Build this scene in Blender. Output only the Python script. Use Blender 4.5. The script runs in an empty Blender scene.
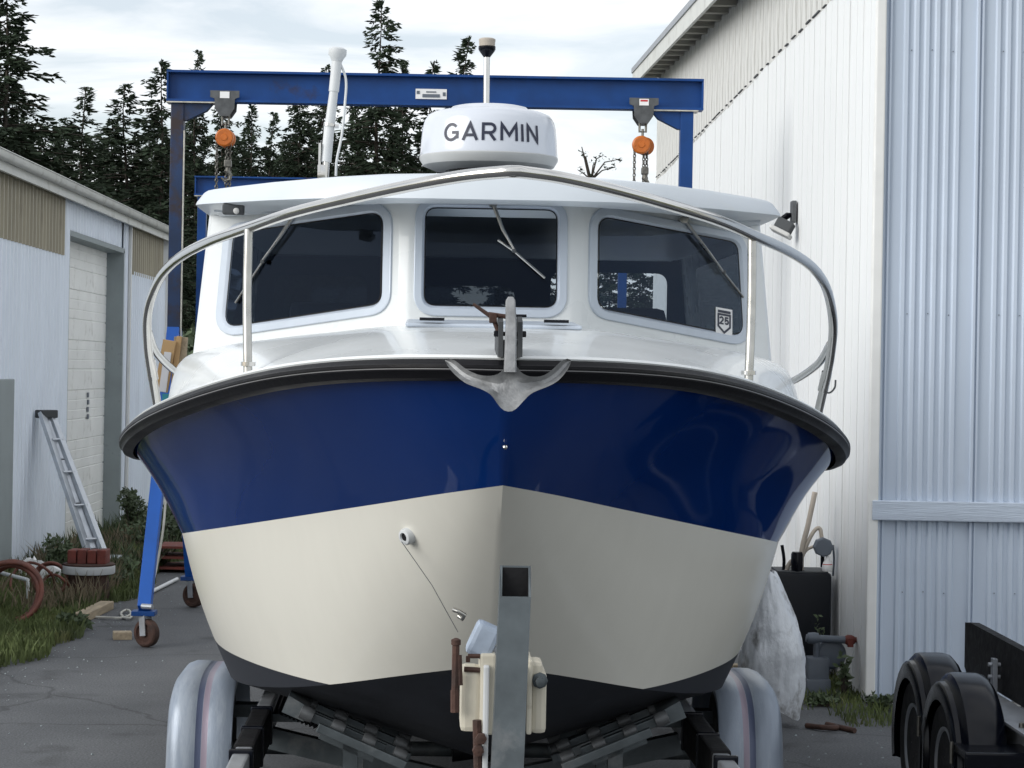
import bpy, bmesh, math, random
from mathutils import Vector, Matrix
random.seed(7)
R = math.radians
S = bpy.context.scene
C = S.collection

# ------------------------------------------------------------------ camera, sky, sun, exposure
F = 2200.0           # focal length in picture widths of 1024
H = 1.8              # eye height
ROLL = R(1.0)
cd = bpy.data.cameras.new('camera'); cam = bpy.data.objects.new('camera', cd); C.objects.link(cam)
cd.sensor_width = 36; cd.lens = F/1024*36
cd.shift_x = (512-475)/1024; cd.shift_y = -(384-370)/1024
cd.clip_start = .1; cd.clip_end = 3000
cam.location = (0, 0, H)
cam.matrix_world = Matrix.Translation((0, 0, H)) @ Matrix.Rotation(-ROLL, 4, 'Y') @ Matrix.Rotation(R(90), 4, 'X')
S.camera = cam

SUN = Vector((-.80, -.44, .42)).normalized()      # direction towards the sun
world = bpy.data.worlds.new('World'); S.world = world; world.use_nodes = True
nt = world.node_tree; nt.nodes.clear()
def N(t, typ, **kw):
    n = t.nodes.new(typ)
    for k, v in kw.items(): setattr(n, k, v)
    return n
wo = N(nt, 'ShaderNodeOutputWorld'); bg = N(nt, 'ShaderNodeBackground'); sky = N(nt, 'ShaderNodeTexSky')
sky.sky_type = 'NISHITA'; sky.sun_disc = False
sky.sun_elevation = math.asin(SUN.z); sky.sun_rotation = math.atan2(SUN.x, SUN.y)
sky.dust_density = 1.0; sky.ozone_density = 1.5
tc = N(nt, 'ShaderNodeTexCoord'); sep = N(nt, 'ShaderNodeSeparateXYZ')
nt.links.new(tc.outputs['Generated'], sep.inputs[0])
add = N(nt, 'ShaderNodeMath', operation='ADD'); add.inputs[1].default_value = .16
mx0 = N(nt, 'ShaderNodeMath', operation='MAXIMUM'); mx0.inputs[1].default_value = 0
nt.links.new(sep.outputs[2], mx0.inputs[0]); nt.links.new(mx0.outputs[0], add.inputs[0])
dv = []
for i in (0, 1):
    d = N(nt, 'ShaderNodeMath', operation='DIVIDE'); nt.links.new(sep.outputs[i], d.inputs[0]); nt.links.new(add.outputs[0], d.inputs[1]); dv.append(d)
cmb = N(nt, 'ShaderNodeCombineXYZ'); nt.links.new(dv[0].outputs[0], cmb.inputs[0]); nt.links.new(dv[1].outputs[0], cmb.inputs[1])
mp = N(nt, 'ShaderNodeMapping'); mp.inputs['Scale'].default_value = (1.1, 2.0, 1); mp.inputs['Rotation'].default_value = (0, 0, R(14)); mp.inputs['Location'].default_value = (3.3, 1.7, 0)
nt.links.new(cmb.outputs[0], mp.inputs[0])
nz = N(nt, 'ShaderNodeTexNoise'); nz.inputs['Scale'].default_value = 1.7; nz.inputs['Detail'].default_value = 9; nz.inputs['Roughness'].default_value = .56; nz.inputs['Distortion'].default_value = .5
nt.links.new(mp.outputs[0], nz.inputs['Vector'])
rp = N(nt, 'ShaderNodeValToRGB'); rp.color_ramp.elements[0].position = .36; rp.color_ramp.elements[0].color = (.5, .5, .5, 1); rp.color_ramp.elements[1].position = .60; rp.color_ramp.elements[1].color = (1, 1, 1, 1)
nt.links.new(nz.outputs['Fac'], rp.inputs[0])
mix = N(nt, 'ShaderNodeMix', data_type='RGBA'); mix.inputs['B'].default_value = (8.1, 8.3, 8.5, 1)
nt.links.new(rp.outputs[0], mix.inputs['Factor']); nt.links.new(sky.outputs[0], mix.inputs['A'])
nt.links.new(mix.outputs['Result'], bg.inputs[0]); bg.inputs[1].default_value = .1
nt.links.new(bg.outputs[0], wo.inputs[0])

sl = bpy.data.lights.new('sun', 'SUN'); sun = bpy.data.objects.new('sun', sl); C.objects.link(sun)
sl.energy = 1.75; sl.angle = R(42); sl.color = (1, .985, .95)
sun.rotation_euler = (-SUN).to_track_quat('-Z', 'Y').to_euler(); sun.location = (-8, -4, 9)
S.view_settings.view_transform = 'Standard'; S.view_settings.look = 'None'
S.view_settings.exposure = .45; S.view_settings.gamma = 1; S.view_settings.use_curve_mapping = False
S.cycles.max_bounces = 8; S.cycles.transparent_max_bounces = 12

def W(px, py, Y):
    """point seen at picture position (px, py) that stands Y metres into the scene"""
    dx, dy = px-475, 370-py
    c, s = math.cos(ROLL), math.sin(ROLL)
    return Vector(((dx*c-dy*s)/F*Y, Y, H+(dx*s+dy*c)/F*Y))

# ------------------------------------------------------------------ materials
MAT = {}
def pm(name, col, rough=.5, metal=0., var=.12, scale=6., stretch=(1, 1, 1), bump=0., bscale=60., coat=0., dirt=None, dscale=3., damt=.5, dpos=.55, spec=.5, bdist=.01):
    m = bpy.data.materials.new(name); m.use_nodes = True; t = m.node_tree; b = t.nodes['Principled BSDF']
    co = N(t, 'ShaderNodeTexCoord'); mpn = N(t, 'ShaderNodeMapping'); mpn.inputs['Scale'].default_value = stretch
    t.links.new(co.outputs['Object'], mpn.inputs[0])
    n1 = N(t, 'ShaderNodeTexNoise'); n1.inputs['Scale'].default_value = scale; n1.inputs['Detail'].default_value = 6
    t.links.new(mpn.outputs[0], n1.inputs['Vector'])
    r1 = N(t, 'ShaderNodeMapRange'); r1.inputs[1].default_value = .3; r1.inputs[2].default_value = .7; r1.inputs[3].default_value = 1-var; r1.inputs[4].default_value = 1+var
    t.links.new(n1.outputs['Fac'], r1.inputs[0])
    mu = N(t, 'ShaderNodeMix', data_type='RGBA', blend_type='MULTIPLY'); mu.inputs['Factor'].default_value = 1; mu.inputs['A'].default_value = (*col, 1)
    t.links.new(r1.outputs[0], mu.inputs['B'])
    out = mu.outputs['Result']
    if dirt:
        n2 = N(t, 'ShaderNodeTexNoise'); n2.inputs['Scale'].default_value = dscale; n2.inputs['Detail'].default_value = 8; n2.inputs['Roughness'].default_value = .65
        t.links.new(mpn.outputs[0], n2.inputs['Vector'])
        r2 = N(t, 'ShaderNodeMapRange'); r2.inputs[1].default_value = dpos; r2.inputs[2].default_value = dpos+.12; r2.inputs[3].default_value = 0; r2.inputs[4].default_value = damt
        t.links.new(n2.outputs['Fac'], r2.inputs[0])
        m2 = N(t, 'ShaderNodeMix', data_type='RGBA'); m2.inputs['B'].default_value = (*dirt, 1)
        t.links.new(r2.outputs[0], m2.inputs['Factor']); t.links.new(out, m2.inputs['A']); out = m2.outputs['Result']
    t.links.new(out, b.inputs['Base Color'])
    rr = N(t, 'ShaderNodeMapRange'); rr.inputs[1].default_value = .3; rr.inputs[2].default_value = .7; rr.inputs[3].default_value = rough*.85; rr.inputs[4].default_value = min(1, rough*1.15)
    t.links.new(n1.outputs['Fac'], rr.inputs[0]); t.links.new(rr.outputs[0], b.inputs['Roughness'])
    b.inputs['Metallic'].default_value = metal; b.inputs['Coat Weight'].default_value = coat; b.inputs['Coat Roughness'].default_value = .04
    b.inputs['Specular IOR Level'].default_value = spec
    if bump:
        n3 = N(t, 'ShaderNodeTexNoise'); n3.inputs['Scale'].default_value = bscale; n3.inputs['Detail'].default_value = 4
        t.links.new(mpn.outputs[0], n3.inputs['Vector'])
        bp = N(t, 'ShaderNodeBump'); bp.inputs['Strength'].default_value = bump; bp.inputs['Distance'].default_value = bdist
        t.links.new(n3.outputs['Fac'], bp.inputs['Height']); t.links.new(bp.outputs[0], b.inputs['Normal'])
    MAT[name] = m
    return m
pm('gelcoat_white', (.72, .745, .75), .28, var=.03, scale=2, coat=.3, dirt=(.52, .52, .48), dscale=2.6, damt=.07, dpos=.52)
pm('roof_white', (.60, .645, .69), .35, var=.04, scale=3, dirt=(.6, .58, .52), dscale=3, damt=.2)
pm('radar_white', (.58, .61, .67), .22, var=.02, coat=.4)
pm('grey_plastic', (.42, .43, .43), .4, var=.08)
pm('rubber', (.007, .007, .009), .42, var=.2, bump=.1, spec=.2)
pm('rail_insert', (.14, .14, .145), .35, var=.1)
pm('window_frame', (.53, .585, .66), .4, metal=.15, var=.05, scale=9)
pm('stainless', (.62, .61, .59), .13, metal=1., var=.05, scale=14)
pm('stainless_dull', (.5, .49, .46), .3, metal=1., var=.15, scale=20)
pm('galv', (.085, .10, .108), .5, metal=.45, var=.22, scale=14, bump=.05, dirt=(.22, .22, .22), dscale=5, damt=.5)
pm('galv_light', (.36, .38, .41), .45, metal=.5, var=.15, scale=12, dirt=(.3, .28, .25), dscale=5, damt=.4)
pm('anchor_steel', (.27, .275, .28), .55, metal=.45, var=.28, scale=26, bump=.3, bscale=90, dirt=(.2, .19, .17), dscale=9, damt=.5)
pm('black_plastic', (.003, .004, .008), .22, var=.2, scale=10, spec=.25)
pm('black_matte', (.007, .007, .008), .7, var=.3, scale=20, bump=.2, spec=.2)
pm('tyre', (.010, .010, .011), .7, var=.25, scale=15, bump=.3)
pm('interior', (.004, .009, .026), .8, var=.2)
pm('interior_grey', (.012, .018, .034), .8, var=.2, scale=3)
pm('gantry_blue', (.006, .050, .20), .42, spec=.3, var=.22, scale=4, bump=.05, dirt=(.035, .022, .016), dscale=2.6, damt=.8, dpos=.60)
pm('gantry_rusty', (.008, .032, .10), .5, var=.3, scale=5, dirt=(.03, .016, .011), dscale=3.2, damt=.92, dpos=.46)
pm('gantry_bright', (.012, .105, .45), .4, spec=.35, var=.12, scale=5, dirt=(.03, .04, .08), dscale=4, damt=.5, dpos=.62)
pm('worn_edge', (.52, .50, .44), .5, metal=.2, var=.3, scale=20)
pm('hoist_grey', (.10, .105, .11), .5, metal=.4, var=.25, scale=20)
pm('hoist_orange', (.50, .13, .015), .42, var=.2, scale=18, dirt=(.16, .05, .02), dscale=12, damt=.5)
pm('chain', (.16, .155, .14), .42, metal=.85, var=.3, scale=40)
pm('rust', (.062, .032, .024), .85, var=.45, scale=18, bump=.4)
pm('rust_red', (.15, .038, .028), .8, var=.35, scale=14, bump=.3)
pm('hose_red', (.15, .05, .034), .6, var=.35, scale=10)
pm('winch_cream', (.60, .56, .46), .42, var=.1, scale=12, dirt=(.14, .07, .035), dscale=9, damt=.8, dpos=.6)
pm('pad_blue', (.33, .39, .48), .55, var=.15, scale=25)
pm('wall_white', (.79, .805, .805), .55, var=.05, scale=1.2, stretch=(1, 1, .25), dirt=(.55, .54, .50), dscale=2.2, damt=.30, dpos=.52)
pm('wall_old', (.66, .66, .635), .62, var=.10, scale=3, stretch=(1, 3, .35), dirt=(.22, .21, .18), dscale=7, damt=.55, dpos=.50, bump=.15)
pm('trim_white', (.78, .78, .76), .5, var=.05)
pm('wall_bluegrey', (.52, .59, .69), .45, var=.05, scale=1.6, stretch=(1, 1, .5), dirt=(.45, .50, .57), dscale=1.8, damt=.4)
pm('timber_bluegrey', (.53, .60, .70), .6, var=.1, scale=6, stretch=(.3, 3, 9), bump=.5, bscale=30)
pm('left_siding', (.80, .86, .94), .5, var=.06, scale=1.5, stretch=(1, 1, .3), dirt=(.64, .69, .76), dscale=2, damt=.35)
pm('translucent_panel', (.36, .33, .25), .5, var=.16, scale=2, stretch=(1, 1, .3), dirt=(.2, .18, .13), dscale=3, damt=.5)
pm('door_white', (.86, .87, .85), .55, var=.06, scale=2, dirt=(.35, .34, .3), dscale=5, damt=.35)
pm('jamb_grey', (.27, .31, .32), .65, var=.12, scale=3, dirt=(.10, .10, .09), dscale=3, damt=.8, dpos=.6)
pm('dark_opening', (.10, .11, .11), .7, var=.2)
pm('gutter', (.60, .61, .58), .5, var=.08, scale=3, dirt=(.32, .31, .27), dscale=4, damt=.5)
pm('roof_metal', (.30, .31, .32), .5, metal=.3, var=.1)
pm('soffit', (.33, .32, .28), .7, var=.2, scale=4)
pm('timber', (.36, .29, .20), .8, var=.25, scale=5, stretch=(9, 1, 9), bump=.3)
pm('cardboard', (.48, .31, .15), .8, var=.1, scale=4)
pm('paper_white', (.62, .62, .64), .7, var=.08)
pm('teal', (.02, .22, .27), .5, var=.2)
pm('white_paint', (.60, .62, .63), .45, var=.08)
pm('aluminium', (.46, .49, .53), .36, metal=.6, var=.15, scale=8, dirt=(.3, .3, .28), dscale=6, damt=.5, dpos=.58)
pm('text_navy', (.012, .016, .04), .4, var=.02)
pm('text_grey', (.12, .14, .17), .5, var=.1)
pm('sticker_white', (.82, .82, .82), .5, var=.02)
pm('tarp', (.62, .65, .69), .30, metal=.1, var=.12, scale=7, stretch=(1, 1, .6), bump=.55, bscale=24, bdist=.014, dirt=(.10, .09, .075), dscale=7, damt=.8, dpos=.54)
pm('tank_black', (.009, .011, .016), .5, var=.2, bump=.05, spec=.3)
pm('meter_grey', (.11, .13, .16), .5, var=.15)
pm('conduit', (.45, .40, .34), .6, var=.15)
pm('bottle_red', (.5, .02, .03), .4, var=.05)
pm('bark', (.045, .036, .028), .9, var=.3, scale=12, bump=.5)
pm('fascia_dark', (.05, .055, .06), .7, var=.2)
pm('rope', (.55, .54, .49), .8, var=.15)
pm('canopy_needles', (.034, .048, .031), .85, var=.5, scale=1.4, spec=.1)
pm('broad_leaf', (.060, .088, .038), .6, var=.5, scale=2.5)
pm('dry_weed', (.19, .155, .10), .85, var=.4, scale=6)
pm('grass_mat', (.10, .13, .042), .75, var=.5, scale=2.2, dirt=(.19, .16, .07), dscale=1.6, damt=.6, dpos=.56)
pm('flood_white', (.5, .5, .49), .4)

def hull_paint():
    m = bpy.data.materials.new('hull_paint'); m.use_nodes = True; t = m.node_tree; b = t.nodes['Principled BSDF']
    co = N(t, 'ShaderNodeTexCoord'); sp = N(t, 'ShaderNodeSeparateXYZ'); t.links.new(co.outputs['Object'], sp.inputs[0])
    ab = N(t, 'ShaderNodeMath', operation='ABSOLUTE'); t.links.new(sp.outputs[0], ab.inputs[0])
    r = N(t, 'ShaderNodeMapRange'); r.inputs[1].default_value = 0; r.inputs[2].default_value = .48; r.inputs[3].default_value = .72; r.inputs[4].default_value = .766
    t.links.new(ab.outputs[0], r.inputs[0])
    gt = N(t, 'ShaderNodeMath', operation='GREATER_THAN'); t.links.new(sp.outputs[2], gt.inputs[0]); t.links.new(r.outputs[0], gt.inputs[1])
    n = N(t, 'ShaderNodeTexNoise'); n.inputs['Scale'].default_value = 3.; n.inputs['Detail'].default_value = 8; t.links.new(co.outputs['Object'], n.inputs['Vector'])
    mpd = N(t, 'ShaderNodeMapping'); mpd.inputs['Scale'].default_value = (11, 11, .9); t.links.new(co.outputs['Object'], mpd.inputs[0]); nd = N(t, 'ShaderNodeTexNoise'); nd.inputs['Scale'].default_value = 1.5; nd.inputs['Detail'].default_value = 5; t.links.new(mpd.outputs[0], nd.inputs['Vector'])
    mxn = N(t, 'ShaderNodeMath', operation='MULTIPLY'); t.links.new(n.outputs['Fac'], mxn.inputs[0]); t.links.new(nd.outputs['Fac'], mxn.inputs[1])
    rb = N(t, 'ShaderNodeMapRange'); rb.inputs[1].default_value = .12; rb.inputs[2].default_value = .36; rb.inputs[3].default_value = 1.01; rb.inputs[4].default_value = .985; t.links.new(mxn.outputs[0], rb.inputs[0])
    mu = N(t, 'ShaderNodeMix', data_type='RGBA', blend_type='MULTIPLY'); mu.inputs['Factor'].default_value = 1; mu.inputs['A'].default_value = (.70, .685, .62, 1); t.links.new(rb.outputs[0], mu.inputs['B'])
    mb = N(t, 'ShaderNodeMix', data_type='RGBA'); mb.inputs['A'].default_value = (.018, .021, .03, 1)
    n5 = N(t, 'ShaderNodeMapRange'); n5.inputs[1].default_value = .62; n5.inputs[2].default_value = .72; n5.inputs[4].default_value = .6; t.links.new(n.outputs['Fac'], n5.inputs[0])
    mbb = N(t, 'ShaderNodeMix', data_type='RGBA'); mbb.inputs['A'].default_value = (.012, .015, .023, 1); mbb.inputs['B'].default_value = (.045, .045, .045, 1); t.links.new(n5.outputs[0], mbb.inputs['Factor'])
    t.links.new(mbb.outputs['Result'], mb.inputs['A'])
    t.links.new(mu.outputs['Result'], mb.inputs['B']); t.links.new(gt.outputs[0], mb.inputs['Factor']); t.links.new(mb.outputs['Result'], b.inputs['Base Color'])
    ro = N(t, 'ShaderNodeMapRange'); ro.inputs[3].default_value = .75; ro.inputs[4].default_value = .22; t.links.new(gt.outputs[0], ro.inputs[0]); t.links.new(ro.outputs[0], b.inputs['Roughness'])
    MAT['hull_paint'] = m
hull_paint()
def blue_gel():
    m = pm('hull_blue', (.002, .029, .165), .05, var=.06, scale=2, spec=.36)
blue_gel()
def glass(name, tint, rough=.02):
    m = bpy.data.materials.new(name); m.use_nodes = True; t = m.node_tree; t.nodes.remove(t.nodes['Principled BSDF'])
    o = t.nodes['Material Output']; tr = N(t, 'ShaderNodeBsdfTransparent'); tr.inputs[0].default_value = (*tint, 1)
    gl = N(t, 'ShaderNodeBsdfGlossy'); gl.inputs['Roughness'].default_value = rough; gl.inputs['Color'].default_value = (.48, .62, .9, 1)
    fr = N(t, 'ShaderNodeFresnel'); fr.inputs[0].default_value = 1.31
    mx = N(t, 'ShaderNodeMixShader'); t.links.new(fr.outputs[0], mx.inputs[0]); t.links.new(tr.outputs[0], mx.inputs[1]); t.links.new(gl.outputs[0], mx.inputs[2]); t.links.new(mx.outputs[0], o.inputs[0])
    MAT[name] = m
glass('tinted_glass', (.50, .55, .60)); glass('rear_glass', (.85, .87, .88)); glass('dark_glass', (.12, .13, .14))
def fender_mat():
    m = pm('fender_plastic', (.24, .28, .34), .34, metal=.2, var=.14, scale=4, stretch=(5, 1, 1), dirt=(.36, .40, .45), dscale=3, damt=.6, dpos=.50, bump=.08)
    t = m.node_tree; b = t.nodes['Principled BSDF']; src = b.inputs['Base Color'].links[0].from_socket
    co = N(t, 'ShaderNodeTexCoord'); sp = N(t, 'ShaderNodeSeparateXYZ'); t.links.new(co.outputs['Object'], sp.inputs[0])
    ab = N(t, 'ShaderNodeMath', operation='ABSOLUTE'); t.links.new(sp.outputs[0], ab.inputs[0])
    for a, col in ((1.062, (.045, .06, .13)), (1.038, (.26, .20, .25))):
        s = N(t, 'ShaderNodeMath', operation='SUBTRACT'); s.inputs[1].default_value = a; t.links.new(ab.outputs[0], s.inputs[0])
        s2 = N(t, 'ShaderNodeMath', operation='ABSOLUTE'); t.links.new(s.outputs[0], s2.inputs[0])
        l = N(t, 'ShaderNodeMath', operation='LESS_THAN'); l.inputs[1].default_value = .0115; t.links.new(s2.outputs[0], l.inputs[0])
        k = N(t, 'ShaderNodeMath', operation='MULTIPLY'); k.inputs[1].default_value = .85; t.links.new(l.outputs[0], k.inputs[0])
        mm = N(t, 'ShaderNodeMix', data_type='RGBA'); mm.inputs['B'].default_value = (*col, 1); t.links.new(k.outputs[0], mm.inputs['Factor']); t.links.new(src, mm.inputs['A']); src = mm.outputs['Result']
    t.links.new(src, b.inputs['Base Color'])
fender_mat()
def asphalt_mat():
    m = bpy.data.materials.new('asphalt'); m.use_nodes = True; t = m.node_tree; b = t.nodes['Principled BSDF']
    co = N(t, 'ShaderNodeTexCoord')
    big = N(t, 'ShaderNodeTexNoise'); big.inputs['Scale'].default_value = .8; big.inputs['Detail'].default_value = 8; big.inputs['Roughness'].default_value = .6
    fine = N(t, 'ShaderNodeTexNoise'); fine.inputs['Scale'].default_value = 90; fine.inputs['Detail'].default_value = 3
    for n in (big, fine): t.links.new(co.outputs['Object'], n.inputs['Vector'])
    r = N(t, 'ShaderNodeValToRGB'); r.color_ramp.elements[0].position = .3; r.color_ramp.elements[0].color = (.062, .066, .072, 1); r.color_ramp.elements[1].position = .7; r.color_ramp.elements[1].color = (.110, .114, .120, 1)
    t.links.new(big.outputs['Fac'], r.inputs[0])
    r2 = N(t, 'ShaderNodeMapRange'); r2.inputs[1].default_value = .3; r2.inputs[2].default_value = .7; r2.inputs[3].default_value = .6; r2.inputs[4].default_value = 1.4; t.links.new(fine.outputs['Fac'], r2.inputs[0])
    mu = N(t, 'ShaderNodeMix', data_type='RGBA', blend_type='MULTIPLY'); mu.inputs['Factor'].default_value = 1; t.links.new(r.outputs[0], mu.inputs['A']); t.links.new(r2.outputs[0], mu.inputs['B'])
    wv = N(t, 'ShaderNodeTexNoise'); wv.inputs['Scale'].default_value = 1.2; wv.inputs['Detail'].default_value = 5; t.links.new(co.outputs['Object'], wv.inputs['Vector'])
    vo = N(t, 'ShaderNodeTexVoronoi', feature='DISTANCE_TO_EDGE'); vo.inputs['Scale'].default_value = .42
    ad = N(t, 'ShaderNodeMix', data_type='RGBA', blend_type='ADD'); ad.inputs['Factor'].default_value = .7; t.links.new(co.outputs['Object'], ad.inputs['A']); t.links.new(wv.outputs['Color'], ad.inputs['B']); t.links.new(ad.outputs['Result'], vo.inputs['Vector'])
    cr = N(t, 'ShaderNodeMapRange'); cr.inputs[1].default_value = .002; cr.inputs[2].default_value = .008; cr.inputs[3].default_value = .62; cr.inputs[4].default_value = 1; t.links.new(vo.outputs['Distance'], cr.inputs[0])
    m2 = N(t, 'ShaderNodeMix', data_type='RGBA', blend_type='MULTIPLY'); m2.inputs['Factor'].default_value = 1; t.links.new(mu.outputs['Result'], m2.inputs['A']); t.links.new(cr.outputs[0], m2.inputs['B'])
    st = N(t, 'ShaderNodeTexNoise'); st.inputs['Scale'].default_value = 1.9; st.inputs['Detail'].default_value = 4; t.links.new(co.outputs['Object'], st.inputs['Vector'])
    sr = N(t, 'ShaderNodeMapRange'); sr.inputs[1].default_value = .60; sr.inputs[2].default_value = .70; sr.inputs[3].default_value = 1; sr.inputs[4].default_value = .62; t.links.new(st.outputs['Fac'], sr.inputs[0])
    m3 = N(t, 'ShaderNodeMix', data_type='RGBA', blend_type='MULTIPLY'); m3.inputs['Factor'].default_value = 1; t.links.new(m2.outputs['Result'], m3.inputs['A']); t.links.new(sr.outputs[0], m3.inputs['B'])
    t.links.new(m3.outputs['Result'], b.inputs['Base Color']); b.inputs['Roughness'].default_value = .85
    bp = N(t, 'ShaderNodeBump'); bp.inputs['Strength'].default_value = .5; bp.inputs['Distance'].default_value = .006; t.links.new(fine.outputs['Fac'], bp.inputs['Height']); t.links.new(bp.outputs[0], b.inputs['Normal'])
    MAT['asphalt'] = m
asphalt_mat()
pm('bottom_paint', (.012, .015, .023), .75, var=.3, scale=4, dirt=(.045, .045, .045), dscale=3, damt=.6, dpos=.62)
pm('soil', (.10, .095, .045), .9, var=.4, scale=1.2, bump=.5, dirt=(.06, .085, .03), dscale=.8, damt=.8, dpos=.45)

# ------------------------------------------------------------------ mesh helpers
class MB:
    def __init__(s): s.v = []; s.f = []; s.m = []
    def add(s, vs, fs, mi=0):
        o = len(s.v); s.v += [tuple(v) for v in vs]
        for f in fs: s.f.append(tuple(i+o for i in f)); s.m.append(mi)
        return s
    def box(s, c, size, rot=None, mi=0, ch=0.):
        hx, hy, hz = (d/2 for d in size)
        bm = bmesh.new(); bmesh.ops.create_cube(bm, size=1)
        for v in bm.verts: v.co = Vector((v.co.x*size[0], v.co.y*size[1], v.co.z*size[2]))
        if ch: bmesh.ops.bevel(bm, geom=bm.edges[:], offset=ch, segments=2, affect='EDGES', profile=.6)
        M = Matrix.Translation(c) @ (rot.to_4x4() if rot is not None else Matrix.Identity(4))
        bm.verts.index_update()
        s.add([M @ v.co for v in bm.verts], [[v.index for v in f.verts] for f in bm.faces], mi); bm.free(); return s
    def bar(s, a, b, w, h, up=(0, 0, 1), mi=0, ch=0.):
        a, b = Vector(a), Vector(b); d = (b-a); L = d.length; d.normalize(); up = Vector(up)
        x = d.cross(up)
        if x.length < 1e-4: x = d.cross(Vector((0, 1, 0)))
        x.normalize(); z = x.cross(d)
        M = Matrix((x, d, z)).transposed()
        return s.box((a+b)/2, (w, L, h), M, mi, ch)
    def tube(s, pts, r, seg=10, mi=0, cap=True, closed=False):
        P = [Vector(p) for p in pts]; n = len(P); rr = r if isinstance(r, (list, tuple)) else [r]*n
        o = len(s.v); prev = None
        for i, p in enumerate(P):
            if closed: d = P[(i+1) % n]-P[i-1]
            else: d = P[min(i+1, n-1)]-P[max(i-1, 0)]
            d.normalize()
            if prev is None:
                u = d.cross(Vector((0, 0, 1)))
                if u.length < .05: u = d.cross(Vector((1, 0, 0)))
            else: u = prev - d*prev.dot(d)
            u.normalize(); prev = u; w = d.cross(u)
            for k in range(seg):
                a = 2*math.pi*k/seg; s.v.append(tuple(p+(u*math.cos(a)+w*math.sin(a))*rr[i]))
        for i in range(n if closed else n-1):
            j = (i+1) % n
            for k in range(seg):
                k2 = (k+1) % seg; s.f.append((o+i*seg+k, o+i*seg+k2, o+j*seg+k2, o+j*seg+k)); s.m.append(mi)
        if cap and not closed:
            s.f.append(tuple(o+k for k in range(seg))[::-1]); s.m.append(mi)
            s.f.append(tuple(o+(n-1)*seg+k for k in range(seg))); s.m.append(mi)
        return s
    def lathe(s, prof, c=(0, 0, 0), axis='z', seg=32, mi=0, rot=None):
        o = len(s.v); c = Vector(c)
        for r, h in prof:
            for k in range(seg):
                a = 2*math.pi*k/seg; x, y = r*math.cos(a), r*math.sin(a)
                p = Vector((x, y, h)) if axis == 'z' else Vector((h, x, y)) if axis == 'x' else Vector((x, h, y))
                if rot is not None: p = rot @ p
                s.v.append(tuple(c+p))
        n = len(prof)
        for i in range(n-1):
            for k in range(seg):
                k2 = (k+1) % seg; s.f.append((o+i*seg+k, o+i*seg+k2, o+(i+1)*seg+k2, o+(i+1)*seg+k)); s.m.append(mi)
        s.f.append(tuple(o+k for k in range(seg))[::-1]); s.m.append(mi); s.f.append(tuple(o+(n-1)*seg+k for k in range(seg))); s.m.append(mi)
        return s
    def grid(s, rows, mi=0, flip=False):
        o = len(s.v); n = len(rows[0])
        for r in rows: s.v += [tuple(p) for p in r]
        for i in range(len(rows)-1):
            for j in range(n-1):
                f = (o+i*n+j, o+i*n+j+1, o+(i+1)*n+j+1, o+(i+1)*n+j)
                s.f.append(f[::-1] if flip else f); s.m.append(mi)
        return s
    def prism(s, poly, vec, mi=0):
        o = len(s.v); n = len(poly); vec = Vector(vec)
        s.v += [tuple(Vector(p)) for p in poly]+[tuple(Vector(p)+vec) for p in poly]
        s.f.append(tuple(o+i for i in range(n))[::-1]); s.f.append(tuple(o+n+i for i in range(n))); s.m += [mi, mi]
        for i in range(n):
            j = (i+1) % n; s.f.append((o+i, o+j, o+n+j, o+n+i)); s.m.append(mi)
        return s

def mesh(name, mb, mats, smooth=None, fix=True):
    me = bpy.data.meshes.new(name); me.from_pydata(mb.v, [], mb.f)
    if not isinstance(mats, (list, tuple)): mats = [mats]
    for m in mats: me.materials.append(MAT[m])
    if len(mats) > 1: me.polygons.foreach_set('material_index', mb.m)
    if fix:
        bm = bmesh.new(); bm.from_mesh(me); bmesh.ops.recalc_face_normals(bm, faces=bm.faces[:]); bm.to_mesh(me); bm.free()
    if smooth is not None:
        me.polygons.foreach_set('use_smooth', [True]*len(me.polygons))
        me.set_sharp_from_angle(angle=R(smooth))
    me.update(); return me
def obj(name, mb, mats, parent=None, smooth=None, world=False, fix=True):
    if world and parent is not None:
        l = parent.location; mb.v = [(x-l.x, y-l.y, z-l.z) for x, y, z in mb.v]
    me = mb if isinstance(mb, bpy.types.Mesh) else mesh(name, mb, mats, smooth, fix)
    o = bpy.data.objects.new(name, me); C.objects.link(o)
    if parent is not None: o.parent = parent
    return o
def tag(o, label, cat, group=None, kind=None):
    o['label'] = label; o['category'] = cat
    if group: o['group'] = group
    if kind: o['kind'] = kind
    return o
def thing(name, label, cat, loc=(0, 0, 0), rotz=0, group=None):
    o = bpy.data.objects.new(name, None); C.objects.link(o); o.location = loc; o.rotation_euler = (0, 0, rotz); o.empty_display_size = .2
    return tag(o, label, cat, group)
def struct(o, label, cat):
    return tag(o, label, cat, kind='structure')
def single(name, mb, mats, label, cat, group=None, smooth=None, kind=None):
    """a thing that is one mesh given in world coordinates; its origin goes to its base"""
    xs, ys, zs = zip(*mb.v); c = Vector(((min(xs)+max(xs))/2, (min(ys)+max(ys))/2, min(zs)))
    mb.v = [(x-c.x, y-c.y, z-c.z) for x, y, z in mb.v]
    o = obj(name, mb, mats, None, smooth); o.location = c
    return tag(o, label, cat, group, kind)
def catmull(pts, sub):
    P = [Vector(p) for p in pts]; out = []
    for i in range(len(P)-1):
        p0, p1, p2, p3 = P[max(i-1, 0)], P[i], P[i+1], P[min(i+2, len(P)-1)]
        if i == 0: p0 = p1*2-p2
        if i == len(P)-2: p3 = p2*2-p1
        for k in range(sub):
            t = k/sub
            out.append(.5*((2*p1)+(-p0+p2)*t+(2*p0-5*p1+4*p2-p3)*t*t+(-p0+3*p1-3*p2+p3)*t**3))
    out.append(P[-1]); return out
def mir(v): return Vector((-v[0], v[1], v[2]))
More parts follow.
